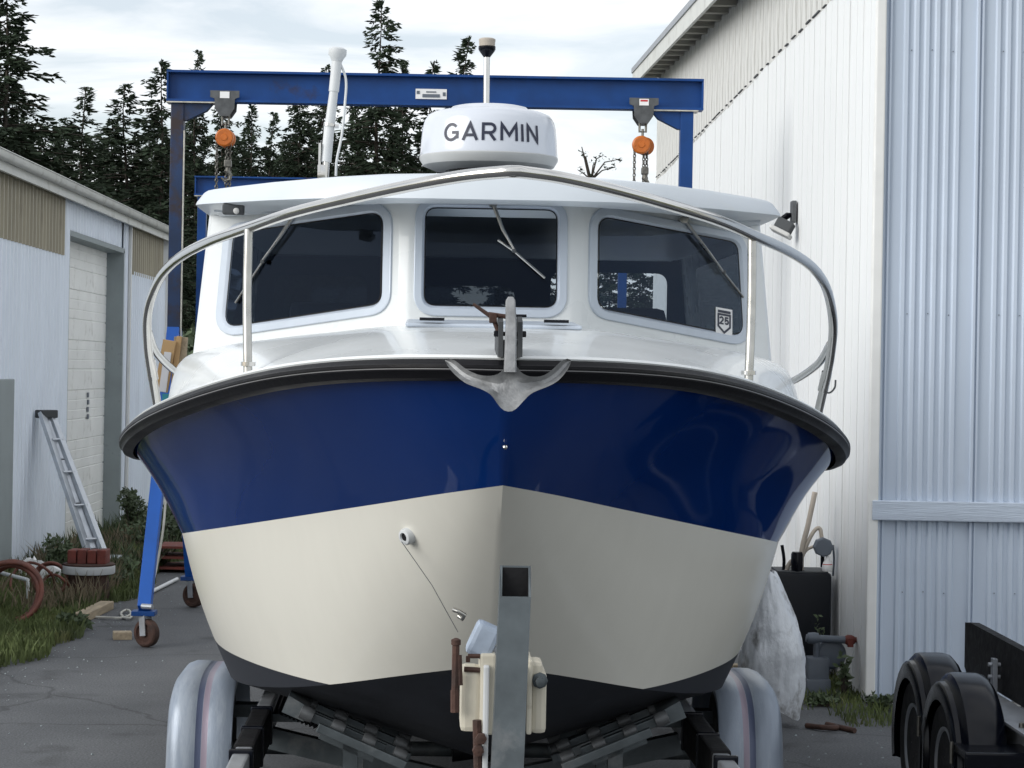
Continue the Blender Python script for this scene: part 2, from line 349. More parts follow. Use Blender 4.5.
def rquad(corners, r, n=6):
    """rounded polygon through 2-D corners"""
    out = []; P = [Vector(c) for c in corners]; k = len(P)
    for i in range(k):
        a, b, c = P[i-1], P[i], P[(i+1) % k]
        u, w = (a-b).normalized(), (c-b).normalized(); ang = u.angle(w); t = r/math.tan(ang/2)
        p, q = b+u*t, b+w*t
        for j in range(n+1):
            s = j/n; out.append((1-s)**2*p+2*s*(1-s)*b+s*s*q)
    return out
def inset(loop, d):
    """offset a closed 2-D loop inward by d (loop counter-clockwise)"""
    out = []; n = len(loop)
    for i in range(n):
        e = (loop[(i+1) % n]-loop[i-1]); e.normalize(); out.append(loop[i]+Vector((-e.y, e.x))*d)
    return out
def holed(outer, holes, fn, mb, mi=0):
    """fill a 2-D outline with holes; fn maps 2-D to 3-D"""
    bm = bmesh.new(); es = []
    for lp in [outer]+holes:
        vs = [bm.verts.new((p[0], p[1], 0)) for p in lp]
        for i in range(len(vs)): es.append(bm.edges.new((vs[i-1], vs[i])))
    bmesh.ops.triangle_fill(bm, use_beauty=True, use_dissolve=False, edges=es)
    bm.verts.index_update()
    mb.add([fn(v.co.x, v.co.y) for v in bm.verts], [[v.index for v in f.verts] for f in bm.faces], mi); bm.free()
def stroke(mb, pts, w, fn, lift, mi=0):
    P = [Vector(p) for p in pts]; n = len(P); L = []; Rr = []
    closed = (P[0]-P[-1]).length < 1e-6
    for i in range(n):
        if closed:
            d1 = (P[i]-P[i-1 if i else n-2]).normalized(); d2 = (P[(i+1) if i < n-1 else 1]-P[i]).normalized()
        else:
            d1 = (P[i]-P[i-1]).normalized() if i else (P[1]-P[0]).normalized(); d2 = (P[i+1]-P[i]).normalized() if i < n-1 else d1
        nn = Vector((-(d1+d2).y, (d1+d2).x)); nn.normalize(); c = max(.45, nn.dot(Vector((-d1.y, d1.x))))
        L.append(P[i]+nn*w/2/c); Rr.append(P[i]-nn*w/2/c)
    o = len(mb.v)
    for a, b in zip(L, Rr): mb.v += [tuple(fn(a.x, a.y, lift)), tuple(fn(b.x, b.y, lift))]
    for i in range(n-1): mb.f.append((o+2*i, o+2*i+1, o+2*i+3, o+2*i+2)); mb.m.append(mi)
def arc(cx, cy, r, a0, a1, n=12, ry=None):
    ry = ry or r
    return [(cx+r*math.cos(R(a0+(a1-a0)*i/n)), cy+ry*math.sin(R(a0+(a1-a0)*i/n))) for i in range(n+1)]
GLYPH = {
 'G': ([arc(.47, .5, .42, 42, 318, 18, .45)[:]+[(.87, .2), (.87, .47), (.52, .47)]], .98),
 'A': ([[(.04, 0), (.45, .97), (.86, 0)], [(.2, .3), (.7, .3)]], .93),
 'R': ([[(.06, 0), (.06, .94), (.48, .94)]+arc(.48, .69, .25, 80, -80, 8)+[(.48, .44), (.06, .44)], [(.42, .44), (.74, 0)]], .84),
 'M': ([[(.06, 0), (.06, .98), (.5, .32), (.94, .98), (.94, 0)]], 1.03), 'I': ([[(.06, 0), (.06, 1)]], .15),
 'N': ([[(.06, 0), (.06, .98), (.74, .02), (.74, 1)]], .82),
 '2': ([arc(.32, .7, .26, 165, -35, 10)+[(.06, .06), (.66, .06)]], .74), '5': ([[(.6, .94), (.14, .94), (.1, .5)]+arc(.32, .34, .27, 120, -150, 12)], .72)}
def text(mb, s, h, w, fn, gap=.17, center=True):
    tot = sum(GLYPH[c][1]+gap for c in s)-gap; x = -tot/2 if center else 0; k = 0
    for c in s:
        for st in GLYPH[c][0]:
            k += 1; stroke(mb, [((x+a)*h, b*h) for a, b in st], w*h, fn, .0012+.0003*(k % 3))
        x += GLYPH[c][1]+gap

# ------------------------------------------------------------------ setting: ground, paving
def sheet_ground(name, x0, x1, y0, y1, z, mat, nx=2, ny=2, wob=0):
    mb = MB(); rows = []
    for i in range(ny+1):
        row = []
        for j in range(nx+1):
            x = x0+(x1-x0)*j/nx; y = y0+(y1-y0)*i/ny
            if wob and j == 0: x += random.uniform(-wob, wob)
            row.append((x, y, z))
        rows.append(row)
    return obj(name, mb.grid(rows), mat)
struct(sheet_ground('ground', -600, 600, -400, 1600, -.008, 'soil'), 'flat grassy soil reaching out to the trees', 'ground')
struct(sheet_ground('pavement', -2.78, 9, -25, 33, 0, 'asphalt', 6, 120, .09), 'dark grey asphalt yard under the boat trailer', 'asphalt')
struct(sheet_ground('front_yard', -16, -2.6, -25, 11.2, -.004, 'asphalt'), 'grey asphalt yard reaching past the grass verge', 'asphalt')

# ------------------------------------------------------------------ warehouse on the right
XW, YC, YE = 2.19, 12.07, 27.4
def roofz(y): return 4.66+(y-YC)*.0545
wh = thing('metal_warehouse', 'tall white metal warehouse with blue-grey front wall beside the boat', 'warehouse', (XW, YC, 0))
m = MB(); m.prism([(XW+.034, YC+.05, 0), (XW+.034, YE-.02, 0), (XW+.034, YE-.02, roofz(YE)), (XW+.034, YC+.05, roofz(YC))], (9, 0, 0)); obj('wall_core', m, 'wall_old', wh, world=True)
def siding(profile, zlen):
    mb = MB(); n = len(profile); mb.v = [(-d, a, 0) for a, d in profile]+[(-d, a, zlen) for a, d in profile]
    mb.f = [(i, i+1, n+i+1, n+i) for i in range(n-1)]; mb.m = [0]*(n-1); return mb
PW = .458
flat = [(0, -.028), (.009, -.028), (.011, .006), (PW*.5-.009, .005), (PW*.5-.007, -.012), (PW*.5+.007, -.012), (PW*.5+.009, .004), (PW-.011, .005), (PW-.009, -.028), (PW, -.028)]
me_low = mesh('siding_panel', siding(flat, 4.13), 'wall_white', 20, fix=False)
ny = int((YE-YC)/PW)
for i in range(ny+1):
    y = YC+.03+i*PW
    if y+PW > YE: break
    o = obj('siding_panel', me_low, None, wh); o.location = (random.uniform(-.002, .002), y-YC, .02+random.uniform(-.012, .012))
    u = obj('upper_panel', mesh('upper_panel', siding(flat, roofz(y)-4.11), 'wall_old', 20, fix=False), None, wh); u.location = (.012, y-YC, 4.09)
random.seed(9)
for i in range(44):       # lengths of flashing along the lap
    y = YC+.1+i*.34; m = MB(); m.box((XW-.012, y+.1, 4.15+.0035*(y-13.8)+random.uniform(-.005, .005)), (.014, random.uniform(.08, .3), random.uniform(.005, .012))); obj('lap_flashing', m, 'fascia_dark', wh, world=True)
# front wall, ribbed sheets
FW = .505
prof = [(0, .0), (.004, .022), (.016, .022), (.02, .004), (.026, .004), (.03, .018), (.04, .018), (.044, 0), (.105, 0)]
for k in range(6):
    a = .105+k*.057; prof += [(a+.008, .012), (a+.026, .013), (a+.036, .001), (a+.055, 0)]
prof += [(FW, 0)]
def front_sheet(z0, z1, name):
    mb = MB(); n = len(prof); mb.v = [(a, -d, 0) for a, d in prof]+[(a, -d, z1-z0) for a, d in prof]
    mb.f = [(i, i+1, n+i+1, n+i) for i in range(n-1)]; mb.m = [0]*(n-1)
    return mesh(name, mb, 'wall_bluegrey', 25, fix=False)
mu_, ml_ = front_sheet(1.07, 4.9, 'ribbed_sheet'), front_sheet(.03, 1.07, 'ribbed_sheet')
for i in range(14):
    for me_, z in ((mu_, 1.07), (ml_, .03)):
        o = obj('ribbed_sheet', me_, None, wh); o.location = (.03+i*FW, .03, z)
m = MB(); m.box((XW+3.6, YC+.0, 1.07), (7.2, .05, .108), ch=.006); obj('rail_board', m, 'timber_bluegrey', wh, world=True)
m = MB()
for i in range(6):
    for z in (.62, 2.15, 3.6):
        for k in range(0, 6, 2): m.lathe([(.003, -.003), (.003, .002)], (XW+.03+i*FW+.105+k*.057+.045, YC+.027, z+.004*math.sin(i*7+k)), 'y', 6)
obj('wall_screws', m, 'meter_grey', wh, world=True)['kind'] = 'stuff'
m = MB(); m.box((XW+.006, YC+.012, 2.4), (.055, .055, 4.7), ch=.008); obj('corner_trim', m, 'trim_white', wh, world=True)
# roof with overhang
m = MB(); xr = XW-.24
m.prism([(xr, YC-.4, roofz(YC-.4)+.03), (xr, YE+.3, roofz(YE+.3)+.03), (xr, YE+.3, roofz(YE+.3)+.09), (xr, YC-.4, roofz(YC-.4)+.09)], (9.4, 0, 0)); obj('roof', m, 'roof_metal', wh, world=True)
m = MB(); m.prism([(xr-.03, YC-.4, roofz(YC-.4)-.10), (xr-.03, YE+.33, roofz(YE+.33)-.10), (xr-.03, YE+.33, roofz(YE+.33)+.10), (xr-.03, YC-.4, roofz(YC-.4)+.10)], (.028, 0, 0)); obj('barge_board', m, 'gutter', wh, world=True)
m = MB(); m.prism([(xr-.045, YC-.4, roofz(YC-.4)+.06), (xr-.045, YE+.34, roofz(YE+.34)+.06), (xr-.045, YE+.34, roofz(YE+.34)+.12), (xr-.045, YC-.4, roofz(YC-.4)+.12)], (.05, 0, 0)); obj('edge_flashing', m, 'galv_light', wh, world=True)
for i in range(26):
    y = YC+.3+i*.6; m = MB(); m.box((XW-.1, y, roofz(y)-.03), (.22, .09, .06)); obj('rafter_end', m, 'soffit', wh, world=True)
# flood light on the side wall
P0 = W(796, 215, 15.05)
fl = thing('flood_light', 'small white flood light on a black arm, on the white side wall', 'light', (XW-.02, 15.05, P0.z))
m = MB(); m.box((-.012, 0, .02), (.03, .11, .15), ch=.005); obj('mount_plate', m, 'hoist_grey', fl)
m = MB(); m.tube([(-.02, 0, 0), (-.06, -.02, .0), (-.10, -.05, -.03), (-.09, -.06, -.06)], .014, 8); m.tube([(-.04, .0, .0), (-.12, -.02, -.06)], .02, 8); obj('arm', m, 'black_plastic', fl, 40)
rt = Matrix.Rotation(R(28), 3, 'Y') @ Matrix.Rotation(R(-20), 3, 'Z')
m = MB(); m.box((-.085, -.07, -.09), (.12, .09, .10), rt, ch=.01); obj('lamp_head', m, 'fascia_dark', fl)
m = MB(); m.box((-.105, -.075, -.125), (.15, .12, .03), rt, ch=.01); obj('reflector', m, 'flood_white', fl)

# ------------------------------------------------------------------ workshop on the left
XL, LY0, LY1 = -3.86, 13.0, 27.3
EZ = 3.37
lb = thing('metal_workshop', 'low pale blue metal workshop with roll-up door and beige upper panels', 'workshop', (XL, LY0, 0))
DY0, DY1, DZ = 20.75, 24.0, 3.03
m = MB()
m.box((XL-.05, (LY0+DY0)/2, EZ/2), (.06, DY0-LY0, EZ)); m.box((XL-.05, (LY1+DY1)/2, EZ/2), (.06, LY1-DY1, EZ)); m.box((XL-.05, (DY0+DY1)/2, (EZ+DZ)/2), (.06, DY1-DY0, EZ-DZ))
m.box((XL-3.6, LY0+.03, EZ/2), (7, .06, EZ)); m.box((XL-3.6, LY1-.03, EZ/2), (7, .06, EZ)); m.box((XL-7, (LY0+LY1)/2, EZ/2), (.06, LY1-LY0, EZ)); obj('wall_core', m, 'left_siding', lb, world=True)
SW = .88
def left_prof(w, n):
    p = [(0, .0)]
    for k in range(n):
        a = w*k/n; q = w/n; p += [(a+.03, 0), (a+.042, .022), (a+.062, .022), (a+.074, 0), (a+q*.62, 0), (a+q*.66, .006), (a+q*.72, .006), (a+q*.76, 0)]
    return p+[(w, 0)]
def left_sheet(name, w, z0, z1, mat, n=6):
    p = left_prof(w, n); mb = MB(); k = len(p); mb.v = [(d, a, z0) for a, d in p]+[(d, a, z1) for a, d in p]
    mb.f = [(i+1, i, k+i, k+i+1) for i in range(k-1)]; mb.m = [0]*(k-1)
    return mesh(name, mb, mat, 25, fix=False)
s_full, s_low, s_top = left_sheet('siding_sheet', SW, .06, EZ, 'left_siding'), left_sheet('siding_sheet', SW, .06, 2.84, 'left_siding'), left_sheet('translucent_sheet', SW, 2.80, EZ, 'translucent_panel')
def place_sheet(name, me_, y, dx=0):
    o = obj(name, me_, None, lb); o.location = (dx, y-LY0, 0)
y = 20.53
while y-SW > LY0-.1:
    y -= SW; place_sheet('siding_sheet', s_low, y, .0); place_sheet('translucent_sheet', s_top, y, .006)
o = obj('siding_sheet', left_sheet('siding_sheet', DY0-20.53-.01, .06, EZ, 'left_siding', 3), None, lb); o.location = (0, 20.53-LY0, 0)
o = obj('siding_sheet', left_sheet('siding_sheet', 3.07, DZ+.03, EZ, 'left_siding', 20), None, lb); o.location = (0, DY0+.01-LY0, 0)
o = obj('siding_sheet', left_sheet('siding_sheet', .30, .06, EZ, 'left_siding', 2), None, lb); o.location = (0, DY1+.01-LY0, 0)
o = obj('siding_sheet', left_sheet('siding_sheet', 2.85, .06, 2.84, 'left_siding', 19), None, lb); o.location = (0, 24.39-LY0, 0)
o = obj('translucent_sheet', left_sheet('translucent_sheet', 2.6, 2.80, EZ, 'translucent_panel', 17), None, lb); o.location = (.006, 24.39-LY0, 0)
m = MB(); m.box((XL+.02, LY1-.06, EZ/2), (.06, .16, EZ)); obj('corner_trim', m, 'trim_white', lb, world=True)
m = MB(); m.box((XL+.022, 24.375, EZ/2), (.03, .05, EZ)); obj('joint_trim', m, 'trim_white', lb, world=True)
m = MB(); m.box((XL-.085, DY1-.012, DZ/2), (.2, .05, DZ)); m.box((XL-.085, DY0+.012, DZ/2), (.2, .05, DZ)); m.box((XL-.085, (DY0+DY1)/2, DZ+.0), (.2, DY1-DY0+.06, .05)); obj('door_jamb', m, 'jamb_grey', lb, world=True)
rd = MB(); rd.box((XL-.20, (DY0+DY1)/2, DZ/2), (.02, DY1-DY0, DZ)); dr = obj('roll_up_door', rd, 'door_white', lb, world=True)
pn = MB(); hh = .505; w = DY1-DY0-.06
pp = [(0, -.014), (.006, .0), (.20, .0), (.205, -.010), (.213, -.010), (.218, 0), (.30, 0), (.303, -.004), (.309, -.004), (.312, 0), (.40, 0), (.403, -.004), (.409, -.004), (.412, 0), (hh-.008, 0), (hh, -.014)]
pn.v = [(d, 0, z) for z, d in pp]+[(d, w, z) for z, d in pp]; k = len(pp); pn.f = [(i, i+1, k+i+1, k+i) for i in range(k-1)]; pn.m = [0]*(k-1)
mp_ = mesh('door_panel', pn, 'door_white', None, fix=True)
for i in range(6):
    o = obj('door_panel', mp_, None, dr); o.location = (XL-.17-lb.location.x, DY0+.03-LY0, .012+i*hh)
m = MB()
for k in range(4): m.box((XL-.163, 22.9+(k % 2)*.02, 1.47-k*.075), (.006, .10, .05))
obj('number_label', m, 'text_grey', lb, world=True)
m = MB(); m.box((XL+.03, 17.2, .83), (.05, 2.0, 1.66), ch=.01); sd = obj('side_door', m, 'jamb_grey', lb, world=True)
m = MB(); m.prism([(XL+.16, LY0-.2, EZ+.02), (XL-3.6, LY0-.2, EZ+.85), (XL-7.2, LY0-.2, EZ+.02), (XL-7.2, LY0-.2, EZ+.07), (XL-3.6, LY0-.2, EZ+.9), (XL+.16, LY0-.2, EZ+.07)], (0, LY1-LY0+.3, 0)); obj('roof', m, 'roof_metal', lb, world=True)
m = MB(); m.box((XL+.10, (LY0+LY1)/2, EZ-.02), (.03, LY1-LY0+.3, .09)); obj('fascia', m, 'gutter', lb, world=True)
m = MB(); yg0, yg1 = LY0-.15, LY1+.1
gp = [(.12, .03), (.122, -.012), (.135, -.028), (.165, -.028), (.182, -.008), (.185, .035), (.195, .037), (.195, .044), (.17, .044), (.12, .044)]
m.prism([(XL+a, yg0, EZ+.035+b) for a, b in gp], (0, yg1-yg0, 0)); obj('gutter', m, 'gutter', lb, 50, world=True)

# ------------------------------------------------------------------ gantry cranes
def gantry(loc, x0, x1, ztop, hb, name_label, rusty, rope=True):
    X0, Y0 = loc
    g = thing('gantry_crane', name_label, 'gantry', (X0, Y0, 0), 0, 'blue wheeled gantries behind the boat')
    m = MB(); zb = ztop-hb
    m.box((0, 0, ztop-.008), (x1-x0, .13, .016)); m.box((0, 0, zb+.008), (x1-x0, .13, .016)); m.box((0, 0, ztop-hb/2), (x1-x0, .014, hb-.034)); m.box((x0-X0+.006, 0, ztop-hb/2), (.012, .12, hb-.034)); m.box((x1-X0-.006, 0, ztop-hb/2), (.012, .12, hb-.034))
    obj('beam', m, 'gantry_blue', g)
    for s, xe in ((1, x0), (-1, x1)):
        xl = xe-X0+s*(.075 if s > 0 else .11); mt = 'gantry_rusty' if (rusty and s > 0) else 'gantry_blue'
        m = MB(); m.box((xl, 0, (1.98+zb-.01)/2), (.09, .09, zb-.01-1.98), ch=.006); obj('column', m, mt, g)
        if rusty and s > 0:
            m = MB(); m.box((xl+.049, -.03, (1.98+zb-.2)/2), (.006, .04, zb-.2-1.98)); obj('cable_strip', m, 'worn_edge', g)
        m = MB(); y_ = .035; m.prism([(xl, -y_, zb-.012), (xl+s*.24, -y_, zb-.012), (xl+s*.20, -y_, zb-.06), (xl+s*.06, -y_, zb-.13), (xl, -y_, zb-.13)], (0, 2*y_, 0)); obj('gusset', m, mt, g)
        m = MB(); m.box((xl+s*.1, -.0, zb-.006), (.35, .14, .008)); obj('flange_plate', m, 'worn_edge', g)
        for d in (-1, 1):
            m = MB(); m.bar((xl, d*.03, 2.04), (xl, d*1.16, .24), .085, .085, (1, 0, 0), ch=.006); lg = obj('leg', m, 'gantry_bright', g)
            m = MB(); m.box((xl, d*1.17, .215), (.15, .13, .03), ch=.004); obj('foot_plate', m, 'gantry_blue', lg)
            cx = xl+.01; cy = d*1.17+(-.02)
            cs = MB(); rz = Matrix.Rotation(R(58), 3, 'Z')
            for q in (-1, 1):
                p = rz @ Vector((q*.036, 0, 0)); cs.bar((cx+p.x, cy+p.y, .205), (cx+p.x+.012, cy+p.y-.01, .075), .045, .008, rz @ Vector((1, 0, 0)))
            obj('caster_fork', cs, 'galv_light', g)
            wl = MB(); wl.lathe([(.012, -.036), (.022, -.036), (.026, -.022), (.055, -.018), (.062, -.032), (.078, -.031), (.088, -.022), (.09, 0), (.088, .022), (.078, .031), (.062, .032), (.055, .018), (.026, .022), (.022, .036), (.012, .036)], (cx+.012, cy-.01, .0905), 'x', 28, rot=rz); obj('caster_wheel', wl, 'rust', g, 35)
    return g
GA = W(168, 71, 15.2); GB = W(703, 84, 15.2)
g1 = gantry(((GA.x+GB.x)/2, 15.2), GA.x, GB.x, 3.83, .215, 'tall blue steel gantry with wheeled feet and two orange hoists, right behind the boat', True)
m = MB(); p = W(431, 93, 15.13); m.box((p.x, 15.188, p.z), (.215, .006, .07)); pl = obj('maker_plate', m, 'sticker_white', g1, world=True)
m = MB(); m.box((p.x, 15.183, p.z-.012), (.12, .004, .022)); m.box((p.x, 15.183, p.z+.014), (.07, .004, .008)); m.box((p.x-.09, 15.183, p.z+.01), (.02, .004, .02)); m.box((p.x+.09, 15.183, p.z), (.02, .004, .025)); obj('plate_print', m, 'text_grey', pl, None); pl.children[0].location = -Vector(g1.location)
p = W(150, 608, 14.0); m = MB(); m.tube([(p.x-.05, 14.0, .26), (p.x+.02, 13.97, .26)], .018, 10); obj('lock_pin', m, 'galv_light', g1, world=True)
g2l = W(197, 184, 22.8)
g2 = gantry((-.66, 22.8), -2.93, 1.62, g2l.z+.08, .20, 'second blue steel gantry standing farther back, beyond the cabin roof', False)

def hoist(px, py, Yh, label, pair, body_mat):
    b = W(px, py, Yh); zb = 3.615
    h = thing('chain_hoist', label, 'hoist', (b.x, Yh, zb), 0, 'chain hoists on the gantry beam')
    tr = None
    for s in (1, -1):
        m = MB(); m.prism([(-.10, s*.078-.005, .075), (.10, s*.078-.005, .075), (.10, s*.078-.005, .03), (.07, s*.078-.005, .02), (.065, s*.078-.005, -.05), (.03, s*.078-.005, -.10), (-.03, s*.078-.005, -.10), (-.065, s*.078-.005, -.05), (-.07, s*.078-.005, .02), (-.10, s*.078-.005, .03)], (0, .01, 0))
        tr = obj('trolley_plate', m, 'hoist_grey', h)
    m = MB(); m.box((.0, -.086, .045), (.065, .004, .045)); obj('rating_plate', m, 'sticker_white', tr)
    if pair:
        m = MB(); m.box((0, -.0885, .055), (.05, .002, .012)); obj('plate_stripe', m, 'bottle_red', tr)
    for s in (-1, 1):
        m = MB(); m.lathe([(.012, -.02), (.03, -.02), (.034, -.012), (.03, .012), (.012, .014)], (.045, s*.05, .035), 'y', 16); m.lathe([(.012, -.02), (.03, -.02), (.034, -.012), (.03, .012), (.012, .014)], (-.045, s*.05, .035), 'y', 16); obj('trolley_wheel', m, 'chain', tr)
    m = MB(); m.tube([(-.022, 0, -.075), (-.022, 0, -.15), (.022, 0, -.15), (.022, 0, -.075)], .009, 8); m.tube([(0, 0, -.13), (0, 0, -.19)], .009, 8); m.box((0, 0, -.085), (.05, .16, .025)); obj('shackle', m, 'chain', h)
    zc = -.245
    for k, (dx, dy) in enumerate([(-.012, -.045), (.022, .05)] if pair else [(0, -.045), (.004, .045)]):
        m = MB(); m.lathe([(.01, -.03), (.052, -.03), (.062, -.022), (.064, 0), (.062, .018), (.05, .024), (.01, .026)], (dx, dy, zc), 'y', 28)
        m.lathe([(.006, -.036), (.02, -.036), (.024, -.028), (.006, -.026)], (dx, dy, zc), 'y', 16); obj('wheel_cover', m, body_mat, h, 35)
    m = MB(); m.box((.005, 0, zc), (.05, .06, .10), ch=.008); obj('gear_body', m, 'hoist_grey', h)
    def chain(x, y, z0, z1, nm):
        m = MB(); n = int((z0-z1)/.022)
        for i in range(n):
            z = z0-i*.022; a = (i % 2)*90+25
            rr = Matrix.Rotation(R(a), 3, 'Z'); pts = [Vector((x, y, z))+rr @ Vector((.009*math.cos(t), 0, .015*math.sin(t))) for t in [k*math.pi/4 for k in range(8)]]
            m.tube(pts, .0042, 4, closed=True)
        obj(nm, m, 'chain', h)
    chain(-.055, -.02, zc-.03, -1.0, 'hand_chain'); chain(.01, 0, zc-.05, -.9, 'lift_chain'); chain(.032, .01, zc-.05, -.75, 'lift_chain')
    m = MB(); m.tube([(.02, 0, -.44), (.02, 0, -.47), (.04, 0, -.50), (.035, 0, -.53), (.0, 0, -.54), (-.025, 0, -.515)], [.016, .016, .014, .012, .01, .005], 8); m.box((.02, 0, -.42), (.05, .05, .05), ch=.008); obj('hook', m, 'chain', h)
    return h
hoist(226, 103, 15.2, 'faded rusty orange chain hoist hanging near the left gantry column', False, 'hoist_orange')
hoist(643, 112, 15.2, 'bright orange twin-wheel chain hoist beside the right gantry column', True, 'hoist_orange')

# ------------------------------------------------------------------ the boat
BT = R(1.26); BX, BY = .088, 5.75
boat = thing('motor_boat', 'blue and cream cabin motor boat on a trailer, bow towards the viewer', 'boat', (BX, BY, 0), BT)
def BL(px, py, y):
    """boat coordinates of the point seen at (px, py), y metres behind the stem"""
    w = W(px, py, BY+y) - Vector((BX, BY, 0)); c, s = math.cos(BT), math.sin(BT)
    return Vector((w.x*c+w.y*s, y, w.z))
sheer = [(0, 0, 1.812), (.035, .17, 1.813), (.18, .36, 1.808), (.42, .56, 1.79), (.75, .76, 1.75), (1.2, .985, 1.68), (1.65, 1.16, 1.605), (2.1, 1.265, 1.525), (2.7, 1.295, 1.47), (4.2, 1.29, 1.42), (7.3, 1.24, 1.38)]
flare = [(.12, 0, 1.65), (.17, .12, 1.645), (.32, .27, 1.63), (.57, .43, 1.605), (.9, .62, 1.565), (1.33, .84, 1.51), (1.77, 1.02, 1.445), (2.2, 1.165, 1.37), (2.8, 1.215, 1.32), (4.2, 1.21, 1.27), (7.3, 1.16, 1.24)]
paint = [(.28, 0, 1.485), (.34, .075, 1.47), (.49, .18, 1.445), (.74, .32, 1.405), (1.05, .48, 1.36), (1.46, .715, 1.295), (1.88, .93, 1.235), (2.3, 1.085, 1.185), (2.9, 1.135, 1.145), (4.2, 1.15, 1.11), (7.3, 1.10, 1.10)]
mid = [(.58, 0, 1.19), (.64, .05, 1.18), (.78, .13, 1.165), (1.0, .25, 1.14), (1.27, .40, 1.11), (1.62, .60, 1.065), (2.0, .81, 1.01), (2.4, .985, .955), (3.0, 1.05, .91), (4.2, 1.09, .88), (7.3, 1.07, .87)]
chine = [(.99, 0, .895), (1.03, .10, .878), (1.12, .22, .85), (1.25, .36, .812), (1.42, .50, .768), (1.7, .66, .715), (2.05, .80, .668), (2.45, .905, .632), (3.0, .965, .60), (4.2, 1.0, .57), (7.3, 1.0, .56)]
keel = [(.99, 0, .895), (1.05, 0, .855), (1.16, 0, .775), (1.32, 0, .67), (1.55, 0, .56), (1.85, 0, .465), (2.2, 0, .40), (2.6, 0, .36), (3.1, 0, .345), (4.2, 0, .34), (7.3, 0, .34)]
def crv(l, sub=6): return catmull([(w, y, z) for y, w, z in l], sub)
LC = [crv(c) for c in (sheer, flare, paint, mid, chine, keel)]
for c in LC:
    for _ in range(14):
        q = [p.copy() for p in c]
        for i in range(1, len(c)-1): c[i] = q[i]*.5+(q[i-1]+q[i+1])*.25
    for p in c: p.x = max(0, p.x)*1.013
nS = len(LC[0])
cols = []           # cols[i] = section from sheer to keel
for i in range(nS):
    top = catmull([LC[k][i] for k in range(3)], 5)
    top += [LC[2][i].lerp(LC[4][i], k/10)+Vector((.018*math.sin(math.pi*k/10)*min(1, i/20), 0, 0)) for k in range(1, 11)]
    bot = [LC[4][i].lerp(LC[5][i], t) for t in (.0, .25, .5, .75, 1)]
    cols.append((top, bot))
def hull_piece(name, sel, mat, ang):
    mb = MB()
    for sgn in (1, -1):
        rows = [[Vector((p.x*sgn, p.y, p.z)) for p in sel(c)] for c in cols]
        mb.grid(rows, flip=sgn < 0)
    me_ = bpy.data.meshes.new(name); me_.from_pydata(mb.v, [], mb.f)
    bm = bmesh.new(); bm.from_mesh(me_); bmesh.ops.remove_doubles(bm, verts=bm.verts[:], dist=.0008); bmesh.ops.recalc_face_normals(bm, faces=bm.faces[:]); bm.to_mesh(me_); bm.free()
    me_.materials.append(MAT[mat]); me_.polygons.foreach_set('use_smooth', [True]*len(me_.polygons)); me_.set_sharp_from_angle(angle=R(ang))
    return obj(name, me_, None, boat)
hull = hull_piece('hull', lambda c: c[0][:11], 'hull_blue', 60)
low = hull_piece('lower_hull', lambda c: c[0][10:], 'hull_paint', 30)
bott = hull_piece('hull_bottom', lambda c: c[1], 'bottom_paint', 40)
low['label'] = 'cream painted lower topsides'; bott['label'] = 'dark bottom paint under the chine'
m = MB(); end = [p for p in cols[-1][0]]+cols[-1][1][1:]; m.add([tuple(p) for p in end]+[tuple(mir(p)) for p in end[::-1]], [list(range(2*len(end)))]); obj('transom', m, 'gelcoat_white', boat)
# rub rail swept round the sheer
path = [mir(p) for p in LC[0][::-1]]+LC[0][1:]
def sweep(name, prof, mats, midx=None, smooth=40, path=path):
    mb = MB(); rows = []; n = len(path)
    for i, p in enumerate(path):
        d = path[min(i+1, n-1)]-path[max(i-1, 0)]; d.z = 0; d.normalize(); out = Vector((d.y, -d.x, 0))
        rows.append([p+out*a+Vector((0, 0, b)) for a, b in prof])
    for j in range(len(prof)-1):
        mb.grid([[r[j], r[j+1]] for r in rows], midx[j] if midx else 0)
    me_ = mesh(name, mb, mats, None, fix=False)
    bm = bmesh.new(); bm.from_mesh(me_); bmesh.ops.remove_doubles(bm, verts=bm.verts[:], dist=.0002); bmesh.ops.recalc_face_normals(bm, faces=bm.faces[:]); bm.to_mesh(me_); bm.free()
    me_.polygons.foreach_set('use_smooth', [True]*len(me_.polygons)); me_.set_sharp_from_angle(angle=R(smooth))
    return obj(name, me_, None, boat)
sweep('rub_rail', [(-.02, -.043), (.002, -.042), (.016, -.036), (.021, -.026), (.027, -.020), (.030, -.016), (.027, -.013), (.027, -.009), (.031, -.007), (.031, .001), (.026, .004), (.024, .009), (.019, .014), (.006, .015), (-.02, .015)], 'rubber')
sweep('rail_insert', [(.025, -.0128), (.0295, -.0125), (.0295, -.0095), (.025, -.0092)], 'rail_insert')
sweep('deck_edge', [(.012, .0155), (.015, .020), (.008, .027), (-.02, .029), (-.06, .029), (-.06, .01)], 'gelcoat_white')

